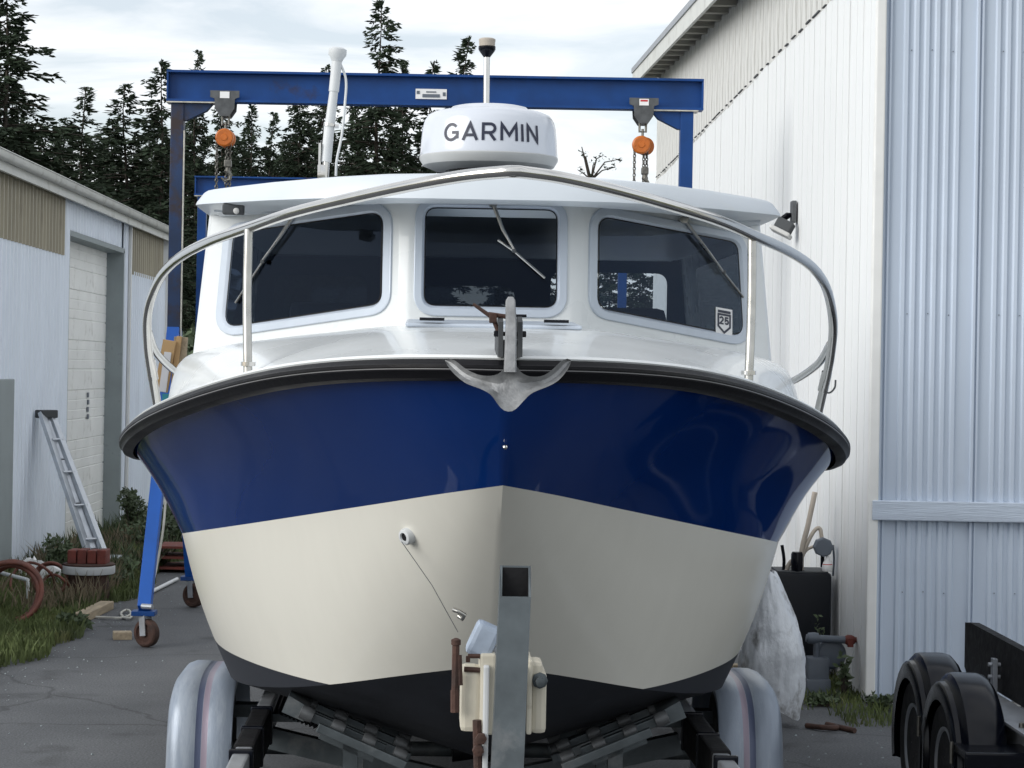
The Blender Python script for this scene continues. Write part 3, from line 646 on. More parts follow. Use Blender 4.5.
# foredeck / trunk, lofted from the deck edge to the foot of the windshield
def wall_y(x):
    x = abs(x); return 1.80 if x <= .30 else 1.80+(x-.30)*(.80/.79)
def rake(z): return .12*(z-1.95)
inner = catmull([(0, wall_y(0)+.05, 1.946), (.20, wall_y(0)+.05, 1.946), (.34, wall_y(.34)+.05, 1.943), (.60, wall_y(.6)+.05, 1.905), (.85, wall_y(.85)+.06, 1.868), (.98, wall_y(.98)+.06, 1.845), (1.075, 2.74, 1.81), (1.09, 3.0, 1.75)], 6)
outer_i = [p for p in LC[0] if p.y <= 2.85]
def resample(pts, n):
    d = [0]
    for a, b in zip(pts, pts[1:]): d.append(d[-1]+(b-a).length)
    out = []; j = 0
    for k in range(n):
        t = d[-1]*k/(n-1)
        while j < len(d)-2 and d[j+1] < t: j += 1
        u = (t-d[j])/max(1e-9, d[j+1]-d[j]); out.append(pts[j].lerp(pts[j+1], u))
    return out
NI = 40; oi = resample(outer_i, NI); ii = resample(inner, NI)
m = MB()
for sg in (1, -1):
    rows = []
    for k in range(NI):
        o_, n_ = oi[k], ii[k]; e0 = Vector((o_.x, o_.y, o_.z+.026)); hd = (n_-e0); hd.z = 0; dist = hd.length; hd.normalize()
        t_ = min(1, max(0, (o_.y-.3)/1.7)); t_ = t_*t_*(3-2*t_); d_ = .05+.205*t_
        a = e0+hd*min(d_, dist*.6); dirv = n_-a; dirv.z = 0
        row = [tuple((e0.x*sg, e0.y, e0.z))]
        pw = 2.0+5*t_
        for v in (0, .03, .07, .12, .18, .26, .36, .48, .62, .8, 1):
            p = a+dirv*v; fz = 1-(1-v)**pw
            p.z = a.z+(n_.z-a.z)*fz; row.append((p.x*sg, p.y, p.z))
        rows.append(row)
    m.grid(rows)
me_ = mesh('foredeck', m, 'gelcoat_white', None)
bm = bmesh.new(); bm.from_mesh(me_); bmesh.ops.remove_doubles(bm, verts=bm.verts[:], dist=.002); bmesh.ops.recalc_face_normals(bm, faces=bm.faces[:]); bm.to_mesh(me_); bm.free()
me_.polygons.foreach_set('use_smooth', [True]*len(me_.polygons)); me_.set_sharp_from_angle(angle=R(50)); obj('foredeck', me_, None, boat)
m = MB(); rows = [[(-p.x+.05, p.y, p.z+.02), (p.x-.05, p.y, p.z+.02)] for p in LC[0] if p.y > 2.7]; m.grid(rows); obj('side_deck', m, 'gelcoat_white', boat)
# hatch on the trunk with two hinges
m = MB(); m.box((0, 1.53, 1.952), (.57, .40, .014), Matrix.Rotation(R(3), 3, 'X'), ch=.008); ht = obj('deck_hatch', m, 'window_frame', boat)
for s in (-1, 1):
    m = MB(); m.tube([(s*.20-.04, 1.32, 1.961), (s*.20+.04, 1.32, 1.961)], .005, 8); m.box((s*.20, 1.35, 1.962), (.075, .05, .008)); obj('hinge', m, 'black_plastic', ht)

# cabin: front facets with window openings
cab_parent = boat
def fpt(x, z, off=0.):
    """front wall surface: lateral x and height z, pushed out by off"""
    ax = abs(x); y = wall_y(ax)+rake(z)
    if ax <= .30: return Vector((x, y-off, z))
    n = Vector((.80, -.79)).normalized(); sg = 1 if x > 0 else -1
    return Vector((x+sg*n.x*off, y+n.y*off, z))
cw = rquad([(-.232, 2.015), (.232, 2.015), (.232, 2.362), (-.232, 2.362)], .045)
sw = rquad([(.372, 2.020), (.975, 1.938), (.948, 2.300), (.372, 2.350)], .05)
def edgex(z): return 1.045+(2.42-z)*.098
ZB = 1.78
m = MB()
holed([Vector(p) for p in [(-.30, ZB), (.30, ZB), (.30, 2.42), (-.30, 2.42)]], [cw], lambda x, z: fpt(x, z), m)
for sg in (1, -1):
    holed([Vector(p) for p in [(.30, ZB), (edgex(ZB), ZB), (edgex(2.42), 2.42), (.30, 2.42)]], [sw], lambda x, z: fpt(x*sg, z), m)
    # sides
    a, b = fpt(edgex(ZB)*sg, ZB), fpt(edgex(2.42)*sg, 2.42)
    def spt(y, z): return (sg*edgex(z), y, z)
    sidew = rquad([(3.2, 1.98), (4.7, 1.98), (4.7, 2.3), (3.2, 2.3)], .05)
    holed([Vector((a.y, 1.45)), Vector((5.3, 1.45)), Vector((5.3, 2.42)), Vector((b.y, 2.42)), Vector((a.y, ZB))], [sidew], lambda y, z: spt(y, z), m)
    pm_ = MB(); pm_.add([spt(p.x, p.y) for p in sidew], [list(range(len(sidew)))]); obj('side_window', pm_, 'dark_glass', boat)
me_ = mesh('cabin', m, 'gelcoat_white', None)
bm = bmesh.new(); bm.from_mesh(me_); bmesh.ops.remove_doubles(bm, verts=bm.verts[:], dist=.0005); bmesh.ops.recalc_face_normals(bm, faces=bm.faces[:])
ed = [e for e in bm.edges if len(e.link_faces) == 2 and e.calc_face_angle(0) > R(25)]
bmesh.ops.bevel(bm, geom=ed, offset=.028, segments=4, affect='EDGES', profile=.5); bm.to_mesh(me_); bm.free()
me_.polygons.foreach_set('use_smooth', [True]*len(me_.polygons)); me_.set_sharp_from_angle(angle=R(35)); cabin = obj('cabin', me_, None, boat)
def window(loop, sg, nm):
    o_ = [p.copy() for p in loop]; out = inset(o_, -.032); edge = inset(o_, -.006); inn = inset(o_, .005)
    f = lambda p, d: fpt(p.x*sg, p.y, d)
    mb = MB(); n = len(o_); rows = [[f(p, .0) for p in out], [f(p, .007) for p in inset(o_, -.0318)], [f(p, .0085) for p in inset(o_, -.029)], [f(p, .0085) for p in edge], [f(p, .004) for p in inset(o_, -.001)], [f(p, -.004) for p in inn]]
    rows = [r+[r[0]] for r in rows]; mb.grid(rows)
    fr = obj('window', mb, 'window_frame', boat, 12)
    mb = MB(); mb.add([f(p, .0005) for p in inset(o_, .004)], [list(range(n))]); obj('pane', mb, 'tinted_glass', fr)
    mb = MB(); a = inset(o_, .0035); b = inset(o_, .007); mb.grid([[f(p, .002) for p in a]+[f(a[0], .002)], [f(p, .002) for p in b]+[f(b[0], .002)]]); obj('gasket', mb, 'rubber', fr)
    return fr
w1 = window(cw, 1, 'c'); w2 = window(sw, -1, 'l'); w3 = window(sw, 1, 'r')
# interior
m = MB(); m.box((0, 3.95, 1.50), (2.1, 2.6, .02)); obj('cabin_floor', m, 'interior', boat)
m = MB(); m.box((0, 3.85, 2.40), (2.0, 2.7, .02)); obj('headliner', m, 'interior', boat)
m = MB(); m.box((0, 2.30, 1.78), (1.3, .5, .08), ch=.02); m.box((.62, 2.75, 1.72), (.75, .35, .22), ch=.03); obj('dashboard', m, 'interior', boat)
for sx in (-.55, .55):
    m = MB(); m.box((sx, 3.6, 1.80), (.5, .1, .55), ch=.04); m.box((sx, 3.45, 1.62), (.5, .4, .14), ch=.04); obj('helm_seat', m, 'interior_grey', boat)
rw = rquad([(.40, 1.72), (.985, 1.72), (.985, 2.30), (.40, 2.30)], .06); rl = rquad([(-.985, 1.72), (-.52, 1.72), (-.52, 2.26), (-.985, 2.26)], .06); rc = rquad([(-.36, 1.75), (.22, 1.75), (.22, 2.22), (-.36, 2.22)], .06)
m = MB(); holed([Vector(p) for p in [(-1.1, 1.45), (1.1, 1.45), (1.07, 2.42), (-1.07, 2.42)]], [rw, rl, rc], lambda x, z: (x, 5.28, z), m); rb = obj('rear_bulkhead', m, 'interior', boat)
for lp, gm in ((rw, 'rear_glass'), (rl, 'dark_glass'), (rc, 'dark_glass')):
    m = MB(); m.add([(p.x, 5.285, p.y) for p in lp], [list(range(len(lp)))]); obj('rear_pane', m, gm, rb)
# sticker with shield and number on the starboard pane
sc_ = BL(723, 322, 2.42); sx, sz = sc_.x, sc_.z
def sfn(x, y, l): return fpt(sx+x*1.05, sz+y*1.1-x*.12, .004+l)
m = MB(); q = [sfn(a*.034, b*.046, 0) for a, b in ((-1, -1), (1, -1), (1, 1), (-1, 1))]; m.add(q, [(0, 1, 2, 3)]); st = obj('window_sticker', m, 'sticker_white', w3)
m = MB(); stroke(m, [(-.024, .024), (.024, .024), (.024, -.016), (0, -.036), (-.024, -.016), (-.024, .024)], .007, sfn, .0012)
stroke(m, [(-.026, .034), (.026, .034)], .009, sfn, .0012)
text(m, '25', .024, .24, lambda x, y, l: sfn(x, y-.008, l), .12); obj('sticker_print', m, 'text_navy', st)
# roof with brow
hp = [(0, 1.44), (.2, 1.445), (.40, 1.49), (.60, 1.61), (.78, 1.79), (.94, 1.99), (1.022, 2.10), (1.052, 2.16), (1.058, 2.30), (1.06, 3.6), (1.06, 5.5)]
def ring(dx, z, crown=0):
    out = []
    half = [Vector((x, y, 0)) for x, y in hp]
    for p in half:
        k = max(0, 1-dx*.9); yy = 1.44+(p.y-1.44)*(1-dx*.1)+dx*.55 if p.y < 5.4 else p.y-dx*.5
        out.append(Vector((p.x*k, yy, z+crown*(1-(p.x*k/1.1)**2))))
    return [mir(q) for q in out[::-1]]+out[1:]
m = MB()
rings = [ring(.24, 2.366, -.014), ring(.03, 2.370, -.018), ring(.0, 2.376, -.018), ring(.004, 2.386, -.014), ring(.03, 2.418, .006), ring(.045, 2.427, .010), ring(.14, 2.432, .016), ring(.45, 2.436, .022), ring(.8, 2.436, .022)]
m.grid(rings)
me_ = mesh('cabin_roof', m, 'roof_white', 30); roof = obj('cabin_roof', me_, None, boat)
m = MB(); m.prism([(-1.0, 2.3, 2.36), (1.0, 2.3, 2.36), (1.0, 2.3, 2.40), (-1.0, 2.3, 2.40)], (0, 3.1, 0)); obj('roof_core', m, 'roof_white', roof)
# brow light, roof fittings
p = BL(234, 210, 2.0); m = MB(); m.box((p.x, p.y, p.z+.0), (.075, .05, .035), ch=.006); bl = obj('brow_light', m, 'fascia_dark', boat)
m = MB(); m.lathe([(.004, -.022), (.010, -.020), (.012, 0), (.004, .01)], (p.x+.012, p.y-.015, p.z-.006), 'y', 16); obj('lamp', m, 'flood_white', bl)
p = BL(302, 178, 2.2); m = MB(); m.lathe([(.018, 0), (.018, .012), (.006, .02)], (p.x, p.y, 2.44), 'z', 12); obj('roof_fitting', m, 'white_paint', boat)
# radar dome
rx, ry, rz_ = BL(489, 140, 2.42).x, 2.42, 2.545
PR = [(.10, 0), (.20, .0), (.238, .012), (.253, .032), (.255, .046), (.2545, .060), (.252, .10), (.247, .15), (.240, .176), (.226, .197), (.200, .209), (.165, .214), (.150, .218), (.138, .229), (.120, .233), (.06, .236), (.01, .237)]
m = MB(); m.lathe(PR, (rx, ry, rz_), 'z', 72); rd_ = obj('radar_dome', m, 'radar_white', boat, 35)
m = MB(); m.lathe([(.05, -.012), (.205, -.006), (.243, .010), (.2565, .032), (.2575, .042), (.2555, .045)], (rx, ry, rz_), 'z', 72); obj('radar_base', m, 'grey_plastic', rd_, 35)
m = MB(); m.lathe([(.16, -.10), (.16, -.005), (.1, 0)], (rx, ry, rz_), 'z', 32); obj('radar_mount', m, 'black_plastic', rd_)
def rad_at(h):
    for (r0, h0), (r1, h1) in zip(PR, PR[1:]):
        if h0 <= h <= h1: return r0+(r1-r0)*(h-h0)/max(1e-6, h1-h0)
    return .25
def dfn(x, y, l):
    h = .083+y; r = rad_at(h)+l+.0006; a = x/.25+R(1.0); return (rx+r*math.sin(a), ry-r*math.cos(a), rz_+h)
def subdiv(pts):
    out = []
    for a, b in zip(pts, pts[1:]):
        a, b = Vector(a), Vector(b); n = max(1, int((b-a).length/.2)); out += [tuple(a.lerp(b, i/n)) for i in range(n)]
    return out+[pts[-1]]
SV = dict(GLYPH)
for k_ in 'GARMIN': GLYPH[k_] = ([subdiv(s) for s in SV[k_][0]], SV[k_][1])
m = MB(); text(m, 'GARMIN', .063, .165, dfn, .22); obj('lettering', m, 'text_navy', rd_, fix=False)
# all round light and stub antenna
p0 = BL(486, 150, 2.95); p1 = BL(487, 50, 2.95); p2 = BL(488, 37, 2.95)
m = MB(); m.tube([(p0.x, 2.95, 2.44), (p1.x, 2.95, p1.z)], .0125, 14); ml = obj('light_mast', m, 'stainless', boat, 50)
m = MB(); m.lathe([(.012, -.03), (.03, -.006), (.034, .002), (.034, .014)], (p1.x, 2.95, p1.z), 'z', 20); obj('light_base', m, 'black_plastic', ml, 40)
m = MB(); m.lathe([(.031, .014), (.032, .03), (.033, .034), (.033, .042), (.026, .046), (.01, .048)], (p1.x, 2.95, p1.z), 'z', 20); obj('lens_cap', m, 'conduit', ml, 40)
a0 = BL(325, 172, 2.5); a1 = BL(329, 133, 2.5); a2 = BL(334, 92, 2.5); a3 = BL(337, 62, 2.5); a4 = BL(338, 50, 2.5)
m = MB(); m.tube([a0.lerp(a1, .25), a1, a2], [.021, .0195, .0165], 14); m.tube([a2, a3], [.0195, .0195], 14); an = obj('stub_antenna', m, 'white_paint', boat, 40)
m = MB(); dd = (a4-a3).normalized(); m.tube([a3, a3+dd*.01, a3+dd*.025, a3+dd*.045, a3+dd*.052], [.02, .024, .034, .034, .022], 18); obj('antenna_cap', m, 'white_paint', an, 40)
m = MB(); m.tube([a0+Vector((0, 0, -.10)), a0.lerp(a1, .35)], .014, 10); m.box(a0+Vector((-.012, 0, -.005)), (.03, .03, .06), ch=.004); m.box(a0+Vector((-.02, -.01, .05)), (.008, .02, .11)); obj('antenna_mount', m, 'stainless', an, 40)
m = MB(); m.tube([a1.lerp(a2, .15), a1.lerp(a2, .22)], .0235, 14); m.tube([a1.lerp(a2, .15)+Vector((.02, -.01, 0)), a1.lerp(a2, .15)+Vector((.035, -.01, 0))], .008, 8); obj('antenna_clamp', m, 'stainless', an, 40)
cb = catmull([a3+Vector((.01, 0, .0)), BL(346, 80, 2.5), BL(345, 105, 2.49), BL(342, 135, 2.48), BL(337, 160, 2.48), BL(336, 176, 2.5)], 6); m = MB(); m.tube(cb, .0048, 8); obj('antenna_cable', m, 'white_paint', an, 60)
# wipers
def onw(px, py, off):
    a, b = .5, 3.5
    for _ in range(40):
        y = (a+b)/2; p = BL(px, py, y)
        if y > fpt(p.x, p.z, off).y: b = y
        else: a = y
    return BL(px, py, (a+b)/2)
def wiper(arm, blade, name='wiper'):
    m = MB(); a = [onw(x, y, .035) for x, y in arm]; m.tube(a, [.0075, .006]+[.0045]*(len(a)-2), 8); m.lathe([(.004, -.03), (.016, -.03), (.016, .012), (.004, .014)], a[0], 'y', 14); wr = obj('wiper', m, 'stainless_dull', boat, 40)
    m = MB(); b = [onw(x, y, .018) for x, y in blade]; m.tube(b, .0045, 6); m.tube([(p+Vector((0, .010, 0))) for p in b], .003, 5); obj('wiper_blade', m, 'stainless_dull', wr, 40)
    m = MB(); c = b[len(b)//2]; m.box(c+Vector((0, -.012, 0)), (.014, .016, .014), ch=.003); obj('blade_clip', m, 'hoist_grey', wr)
    return wr
wiper([(300, 209), (280, 238), (262, 262)], [(290, 221), (263, 262), (236, 303)])
wc = wiper([(493, 203), (503, 230), (514, 249)], [(498, 240), (514, 251), (545, 278)])
wiper([(684, 219), (708, 250), (724, 272)], [(700, 242), (724, 272), (744, 297)])

# bow rail
def both(pts, nm, rad, mat='stainless', sub=8, seg=14):
    out = []
    for sg in (1, -1):
        m = MB(); m.tube([Vector((p.x*sg+(.016 if p.x > 1.1 else 0), p.y, p.z)) for p in catmull(pts, sub)], rad, seg); out.append(obj(nm, m, mat, boat, 60))
    return out
pts = [(.012, -.125, 2.309), (.12, -.06, 2.302), (.26, .06, 2.285), (.435, .27, 2.262), (.605, .53, 2.24), (.75, .80, 2.214), (.90, 1.14, 2.192), (1.035, 1.50, 2.162), (1.135, 1.80, 2.115), (1.20, 2.03, 2.05), (1.235, 2.17, 1.975), (1.243, 2.25, 1.885), (1.238, 2.30, 1.80), (1.215, 2.36, 1.64), (1.20, 2.40, 1.52)]
full = catmull(pts, 6)
def off(p, s): return Vector((s*p.x+.016*min(1, p.y/1.5 if p.y > 0 else 0), p.y, p.z))
m = MB(); m.tube([off(p, -1) for p in full[::-1]]+[off(p, 1) for p in full], .0165, 14); obj('bow_rail', m, 'stainless', boat, 60)
both([(.75, .80, 2.205), (.75, .79, 2.0), (.745, .775, 1.85), (.742, .77, 1.77)], 'stanchion', .0135, 'stainless_dull')
both([(.742, .77, 1.812), (.742, .77, 1.80)], 'stanchion_base', .022)
both([(1.243, 2.26, 1.92), (1.245, 2.5, 1.85), (1.235, 2.9, 1.79), (1.225, 3.3, 1.755), (1.21, 3.8, 1.72), (1.2, 4.2, 1.68), (1.2, 4.35, 1.43)], 'side_rail', .0145)
both([(1.239, 2.30, 1.815), (1.229, 2.325, 1.745)], 'rail_joint', .0195)
m = MB(); hk = [BL(822, 388, 2.33), BL(830, 393, 2.3), BL(836, 388, 2.28), BL(837, 380, 2.28)]; m.tube(catmull(hk, 5), .0035, 6); obj('rail_hook', m, 'hoist_grey', boat, 60)
p = BL(797, 407, 2.2); m = MB(); m.box((p.x, 2.2, p.z), (.06, .05, .02), ch=.006); obj('cleat', m, 'black_plastic', boat)
# bow eye and through-hull fittings
p = BL(505, 447, .17); m = MB(); m.lathe([(.002, -.006), (.006, -.004), (.007, .004)], (p.x, p.y-.015, p.z), 'y', 10); obj('bow_light_bolt', m, 'stainless', boat)
def on_hull(px, py):
    a, b = .3, 3.
    best = None
    for i in range(200):
        y = .2+i*.012; p = BL(px, py, y)
        # hull half width at (y, z)
        sec = None; bw = 1e9
        for c in cols:
            for q in c[0]:
                d = (q.y-y)**2+(q.z-p.z)**2
                if d < bw: bw = d; sec = q
        if bw < .004 and sec.x >= abs(p.x): return p
    return p
p = on_hull(411, 536)+Vector((-.014, -.018, 0)); nrm = Matrix.Rotation(R(-48), 3, 'Z') @ Matrix.Rotation(R(12), 3, 'X')
m = MB(); m.lathe([(.006, -.006), (.012, -.006), (.014, -.012), (.022, -.010), (.025, -.004), (.025, .03)], p, 'y', 24, rot=nrm); th = obj('drain_fitting', m, 'white_paint', boat, 40)
m = MB(); m.lathe([(.001, -.0068), (.012, -.0070)], p, 'y', 16, rot=nrm); obj('drain_hole', m, 'black_matte', th)
e = BL(458, 632, .66); m = MB(); m.tube([p+nrm @ Vector((0, -.02, -.01)), p.lerp(e, .5)+Vector((0, -.03, 0)), e], .0012, 5); obj('trickle_line', m, 'hoist_grey', th)

# ------------------------------------------------------------------ anchor on the bow
ay = -.19
def A2(px, py, y=ay): return BL(px, py, y)
an_o = thing('claw_anchor', 'galvanised steel claw anchor hanging over the bow roller', 'anchor', boat.matrix_basis @ Vector((0, 0, 0)))
an_o.location = (BX, BY, 0); an_o.rotation_euler = (0, 0, BT)
def zz(x, y): return (420+x/5.69, 280+y/5.69)
topc = [(143, 452), (165, 447), (205, 462), (255, 502), (330, 538), (400, 545), (455, 530), (492, 490), (548, 490), (575, 525), (625, 548), (700, 545), (760, 505), (805, 462), (838, 447), (858, 455)]
botc = [(143, 462), (158, 490), (195, 535), (260, 587), (350, 622), (405, 655), (445, 710), (478, 742), (520, 748), (555, 725), (592, 685), (640, 642), (730, 605), (790, 570), (840, 510), (860, 465)]
T = resample(catmull([Vector((x, y, 0)) for x, y in topc], 4), 41); B = resample(catmull([Vector((x, y, 0)) for x, y in botc], 4), 41)
front = []; backr = []
for k in range(41):
    u = (k-20)/20; fr_, bk_ = [], []
    for v in (0, .12, .35, .65, .9, 1):
        q = T[k].lerp(B[k], v); px, py = zz(q.x, q.y); bulge = .035*math.sin(math.pi*v)*(1-.5*abs(u))
        yy = ay + .10*(u*u) - .045*(1-abs(u))*v + bulge
        fr_.append(A2(px, py, yy)); bk_.append(A2(px, py, yy)+Vector((0, .014 if 0 < v < 1 else .008, 0)))
    front.append(fr_); backr.append(bk_)
m = MB(); m.grid(front); m.grid(backr, flip=True)
m.grid([[f[0] for f in front], [b[0] for b in backr]]); m.grid([[f[-1] for f in front], [b[-1] for b in backr]]); m.grid([front[0], backr[0]]); m.grid([front[-1], backr[-1]])
obj('fluke', m, 'anchor_steel', an_o, 40)
m = MB(); sh = [A2(510, 372, ay+.0), A2(510.5, 350, ay+.02), A2(511, 325, ay+.06), A2(510.5, 306, ay+.10), A2(510.5, 297, ay+.12)]
shc = catmull(sh, 5); rows = []
for i, q in enumerate(shc):
    t_ = i/(len(shc)-1); wd = .0155-.004*t_ if t_ < .9 else .0115-.05*(t_-.9); dp = .028-.006*t_
    rows.append([q+Vector((a*wd, b*dp, 0)) for a, b in ((-.75, -1), (.75, -1), (1, -.7), (1, .7), (.75, 1), (-.75, 1), (-1, .7), (-1, -.7), (-.75, -1))])
m.grid(rows); m.add(rows[-1][:-1], [list(range(8))])
obj('shank', m, 'anchor_steel', an_o, 40)
m = MB(); 
for s in (-1, 1): m.prism([(s*.019, -.10, 1.835), (s*.019, .22, 1.84), (s*.019, .22, 1.90), (s*.019, -.02, 1.945), (s*.019, -.09, 1.925)], (s*.012, 0, 0))
m.box((0, .06, 1.85), (.05, .3, .03)); rl_ = obj('bow_roller', m, 'fascia_dark', boat)
m = MB(); m.tube([(-.042, -.05, 1.895), (.042, -.05, 1.895)], .006, 8); m.lathe([(.012, -.024), (.022, -.022), (.016, 0), (.022, .022), (.012, .024)], (0, -.06, 1.86), 'x', 16); m.tube([(-.05, -.03, 1.943), (.043, -.03, 1.943)], .004, 8); m.box((.036, -.05, 1.895), (.010, .016, .016)); m.box((-.036, -.05, 1.895), (.010, .016, .016)); obj('roller_pin', m, 'black_plastic', rl_)
m = MB(); a = A2(473, 304, -.05); b = A2(493, 318, -.05); c_ = A2(498, 331, -.05)
m.tube([a, b], [.004, .006], 8); m.tube([b, c_], .006, 8); m.tube([b+Vector((-.012, 0, .01)), b+Vector((.05, 0, .002))], .006, 8); m.box(b, (.02, .02, .026), ch=.003); obj('shackle_pin', m, 'rust', an_o)

# ------------------------------------------------------------------ boat trailer
tr = thing('boat_trailer', 'galvanised roller trailer with faded blue fenders carrying the cabin boat', 'trailer', (BX, BY, 0), BT)
for s in (-1, 1):
    m = MB(); m.box((s*.81, 3.95, .45), (.058, 5.9, .12), ch=.008); fr = obj('frame_rail', m, 'galv_light', tr)
    for y0, y1 in ((1.72, 2.05), (2.08, 2.5)):
        m = MB(); m.box((s*.81, (y0+y1)/2, .452), (.072, y1-y0, .134), ch=.01); obj('rail_sleeve', m, 'black_matte', fr)
    for y0 in (1.6, 2.065, 2.53):
        m = MB(); m.box((s*.81, y0, .452), (.082, .025, .144), ch=.006); obj('rail_clamp', m, 'black_plastic', fr)
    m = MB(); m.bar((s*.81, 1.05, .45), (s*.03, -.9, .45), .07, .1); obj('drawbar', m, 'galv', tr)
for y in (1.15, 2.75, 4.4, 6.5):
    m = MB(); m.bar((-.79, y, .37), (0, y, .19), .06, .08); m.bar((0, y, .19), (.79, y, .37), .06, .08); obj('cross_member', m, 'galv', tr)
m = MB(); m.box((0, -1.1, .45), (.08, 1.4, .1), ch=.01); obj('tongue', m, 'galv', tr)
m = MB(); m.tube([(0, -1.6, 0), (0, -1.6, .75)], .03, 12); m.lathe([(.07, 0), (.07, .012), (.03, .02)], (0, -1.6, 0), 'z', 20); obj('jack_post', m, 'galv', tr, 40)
# winch post: square tube, mitred open end facing forward
top_y, bot_y = -.46, -.56
t0 = BL(516, 567, top_y); t1 = BL(515, 595, top_y-.012); bt = BL(507, 768, bot_y)
hw = .0375; wall = .006; zt0, zt1, zb_ = t0.z, t1.z, .40
def pc(z): k = (t0.z-z)/(t0.z-bt.z); return t0.x+(bt.x-t0.x)*k, top_y+(bot_y-top_y)*k
m = MB()
def ringp(z_f, z_b, h):
    xf, yf = pc(z_f); xb, yb = pc(z_b)
    return [(xf-h, yf-h, z_f), (xf+h, yf-h, z_f), (xb+h, yb+h, z_b), (xb-h, yb+h, z_b)]
ro, ri = ringp(zt1, zt0, hw), ringp(zt1, zt0, hw-wall); bo = ringp(zb_, zb_, hw); bi = ringp(zt1-.3, zt1-.3, hw-wall)
o_ = 0; m.add(ro+ri+bo+bi, [(i, (i+1) % 4, 4+(i+1) % 4, 4+i) for i in range(4)]+[(i, (i+1) % 4, 8+(i+1) % 4, 8+i) for i in range(4)]+[(4+i, 4+(i+1) % 4, 12+(i+1) % 4, 12+i) for i in range(4)]+[(12, 13, 14, 15), (8, 9, 10, 11)])
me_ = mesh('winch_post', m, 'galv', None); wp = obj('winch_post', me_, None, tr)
m = MB(); r1_, r2_ = ringp(zt1-.004, zt0-.004, hw-wall-.001), ringp(zt1-.28, zt1-.28, hw-wall-.001); m.add(r1_+r2_, [(i, (i+1) % 4, 4+(i+1) % 4, 4+i) for i in range(4)]+[(4, 5, 6, 7)]); obj('post_inner_shade', m, 'black_matte', wp)  # inner faces coloured black: shade inside the open steel tube, painted on
# winch: cream housing either side of the post
wn = thing; wy = -.36
def bxp(x0, x1, y0, y1, yloc, depth, mat, nm, par, ch=.008):
    a, b = BL(x0, y1, yloc), BL(x1, y0, yloc); m = MB(); m.box(((a.x+b.x)/2, yloc+depth/2, (a.z+b.z)/2), (abs(b.x-a.x), depth, abs(b.z-a.z)), ch=ch); return obj(nm, m, mat, par)
wh_ = bxp(460, 481, 671, 732, wy, .15, 'winch_cream', 'winch_housing', tr, .012)
bxp(479, 496, 654, 735, wy-.01, .17, 'winch_cream', 'side_plate', wh_, .006)
bxp(526, 533, 660, 735, wy-.01, .17, 'winch_cream', 'side_plate', wh_, .006)
bxp(531, 547, 672, 734, wy, .15, 'winch_cream', 'gear_cover', wh_, .012)
bxp(527, 543, 662, 678, wy, .1, 'winch_cream', 'gear_boss', wh_, .01)
p = BL(540, 681, wy-.01); m = MB(); m.lathe([(.004, -.03), (.012, -.028), (.012, .0), (.02, .004), (.02, .03)], p, 'y', 8); obj('axle_bolt', m, 'galv', wh_, 30)
m = MB(); a = BL(492, 690, wy); m.tube([(a.x-.02, wy+.08, a.z), (a.x+.12, wy+.08, a.z)], .05, 20); obj('strap_drum', m, 'black_matte', wh_, 40)
m = MB(); a = BL(456, 642, wy-.02); b = BL(455, 690, wy-.02); c_ = BL(455, 712, wy-.02); m.tube([a, b], .009, 8); m.tube([b, c_], .011, 8); m.lathe([(.004, .01), (.012, .006), (.012, -.006), (.004, -.01)], a, 'z', 10); m.tube([BL(459, 655, wy-.02), BL(460, 685, wy-.02)], .007, 8); obj('crank_handle', m, 'rust', wh_, 40)
m = MB(); a = BL(468, 656, wy); b = BL(480, 656, wy); m.tube([a, b], .006, 6); m.tube([BL(464, 669, wy), BL(480, 670, wy)], .007, 6); m.tube([a, BL(468, 662, wy)], .006, 6); obj('rusty_pin', m, 'rust', wh_, 40)
for x0, x1 in ((482, 489), (520, 525)):
    a, b = BL(x0, 768, wy-.03), BL(x1, 690, wy-.03); m = MB(); m.box(((a.x+b.x)/2, wy+.01, .85), (abs(b.x-a.x), .10, .46), ch=.004); obj('post_bracket', m, 'white_paint', wh_)
m = MB(); a = BL(477, 720, wy-.03); b = BL(478, 768, wy-.03); m.tube([a, b], .011, 8); m.lathe([(.003, -.02), (.014, -.018), (.014, .01)], BL(481, 738, wy-.04), 'y', 6); m.lathe([(.003, -.02), (.014, -.018), (.014, .01)], BL(478, 750, wy-.04), 'y', 6); obj('rusty_stud', m, 'rust', wh_, 30)
p = BL(483, 640, wy+.05); m = MB(); m.box(p, (.062, .09, .085), Matrix.Rotation(R(24), 3, 'Y'), ch=.012); obj('bow_stop', m, 'pad_blue', tr)
p = BL(493, 648, wy+.05); m = MB(); m.tube([p, p+Vector((.04, 0, -.12))], .016, 10); obj('bow_stop_arm', m, 'galv_light', tr, 40)
m = MB(); p = BL(461, 614, .6); m.tube([p+Vector((-.02, 0, .012)), p+Vector((-.008, -.02, .01)), p+Vector((.01, -.02, .0)), p+Vector((.004, -.01, -.012)), p+Vector((-.006, 0, -.006))], .007, 8); obj('bow_eye', m, 'stainless_dull', boat, 50)
m = MB(); m.tube([BL(462, 618, .58), BL(500, 690, -.2)], .004, 6)
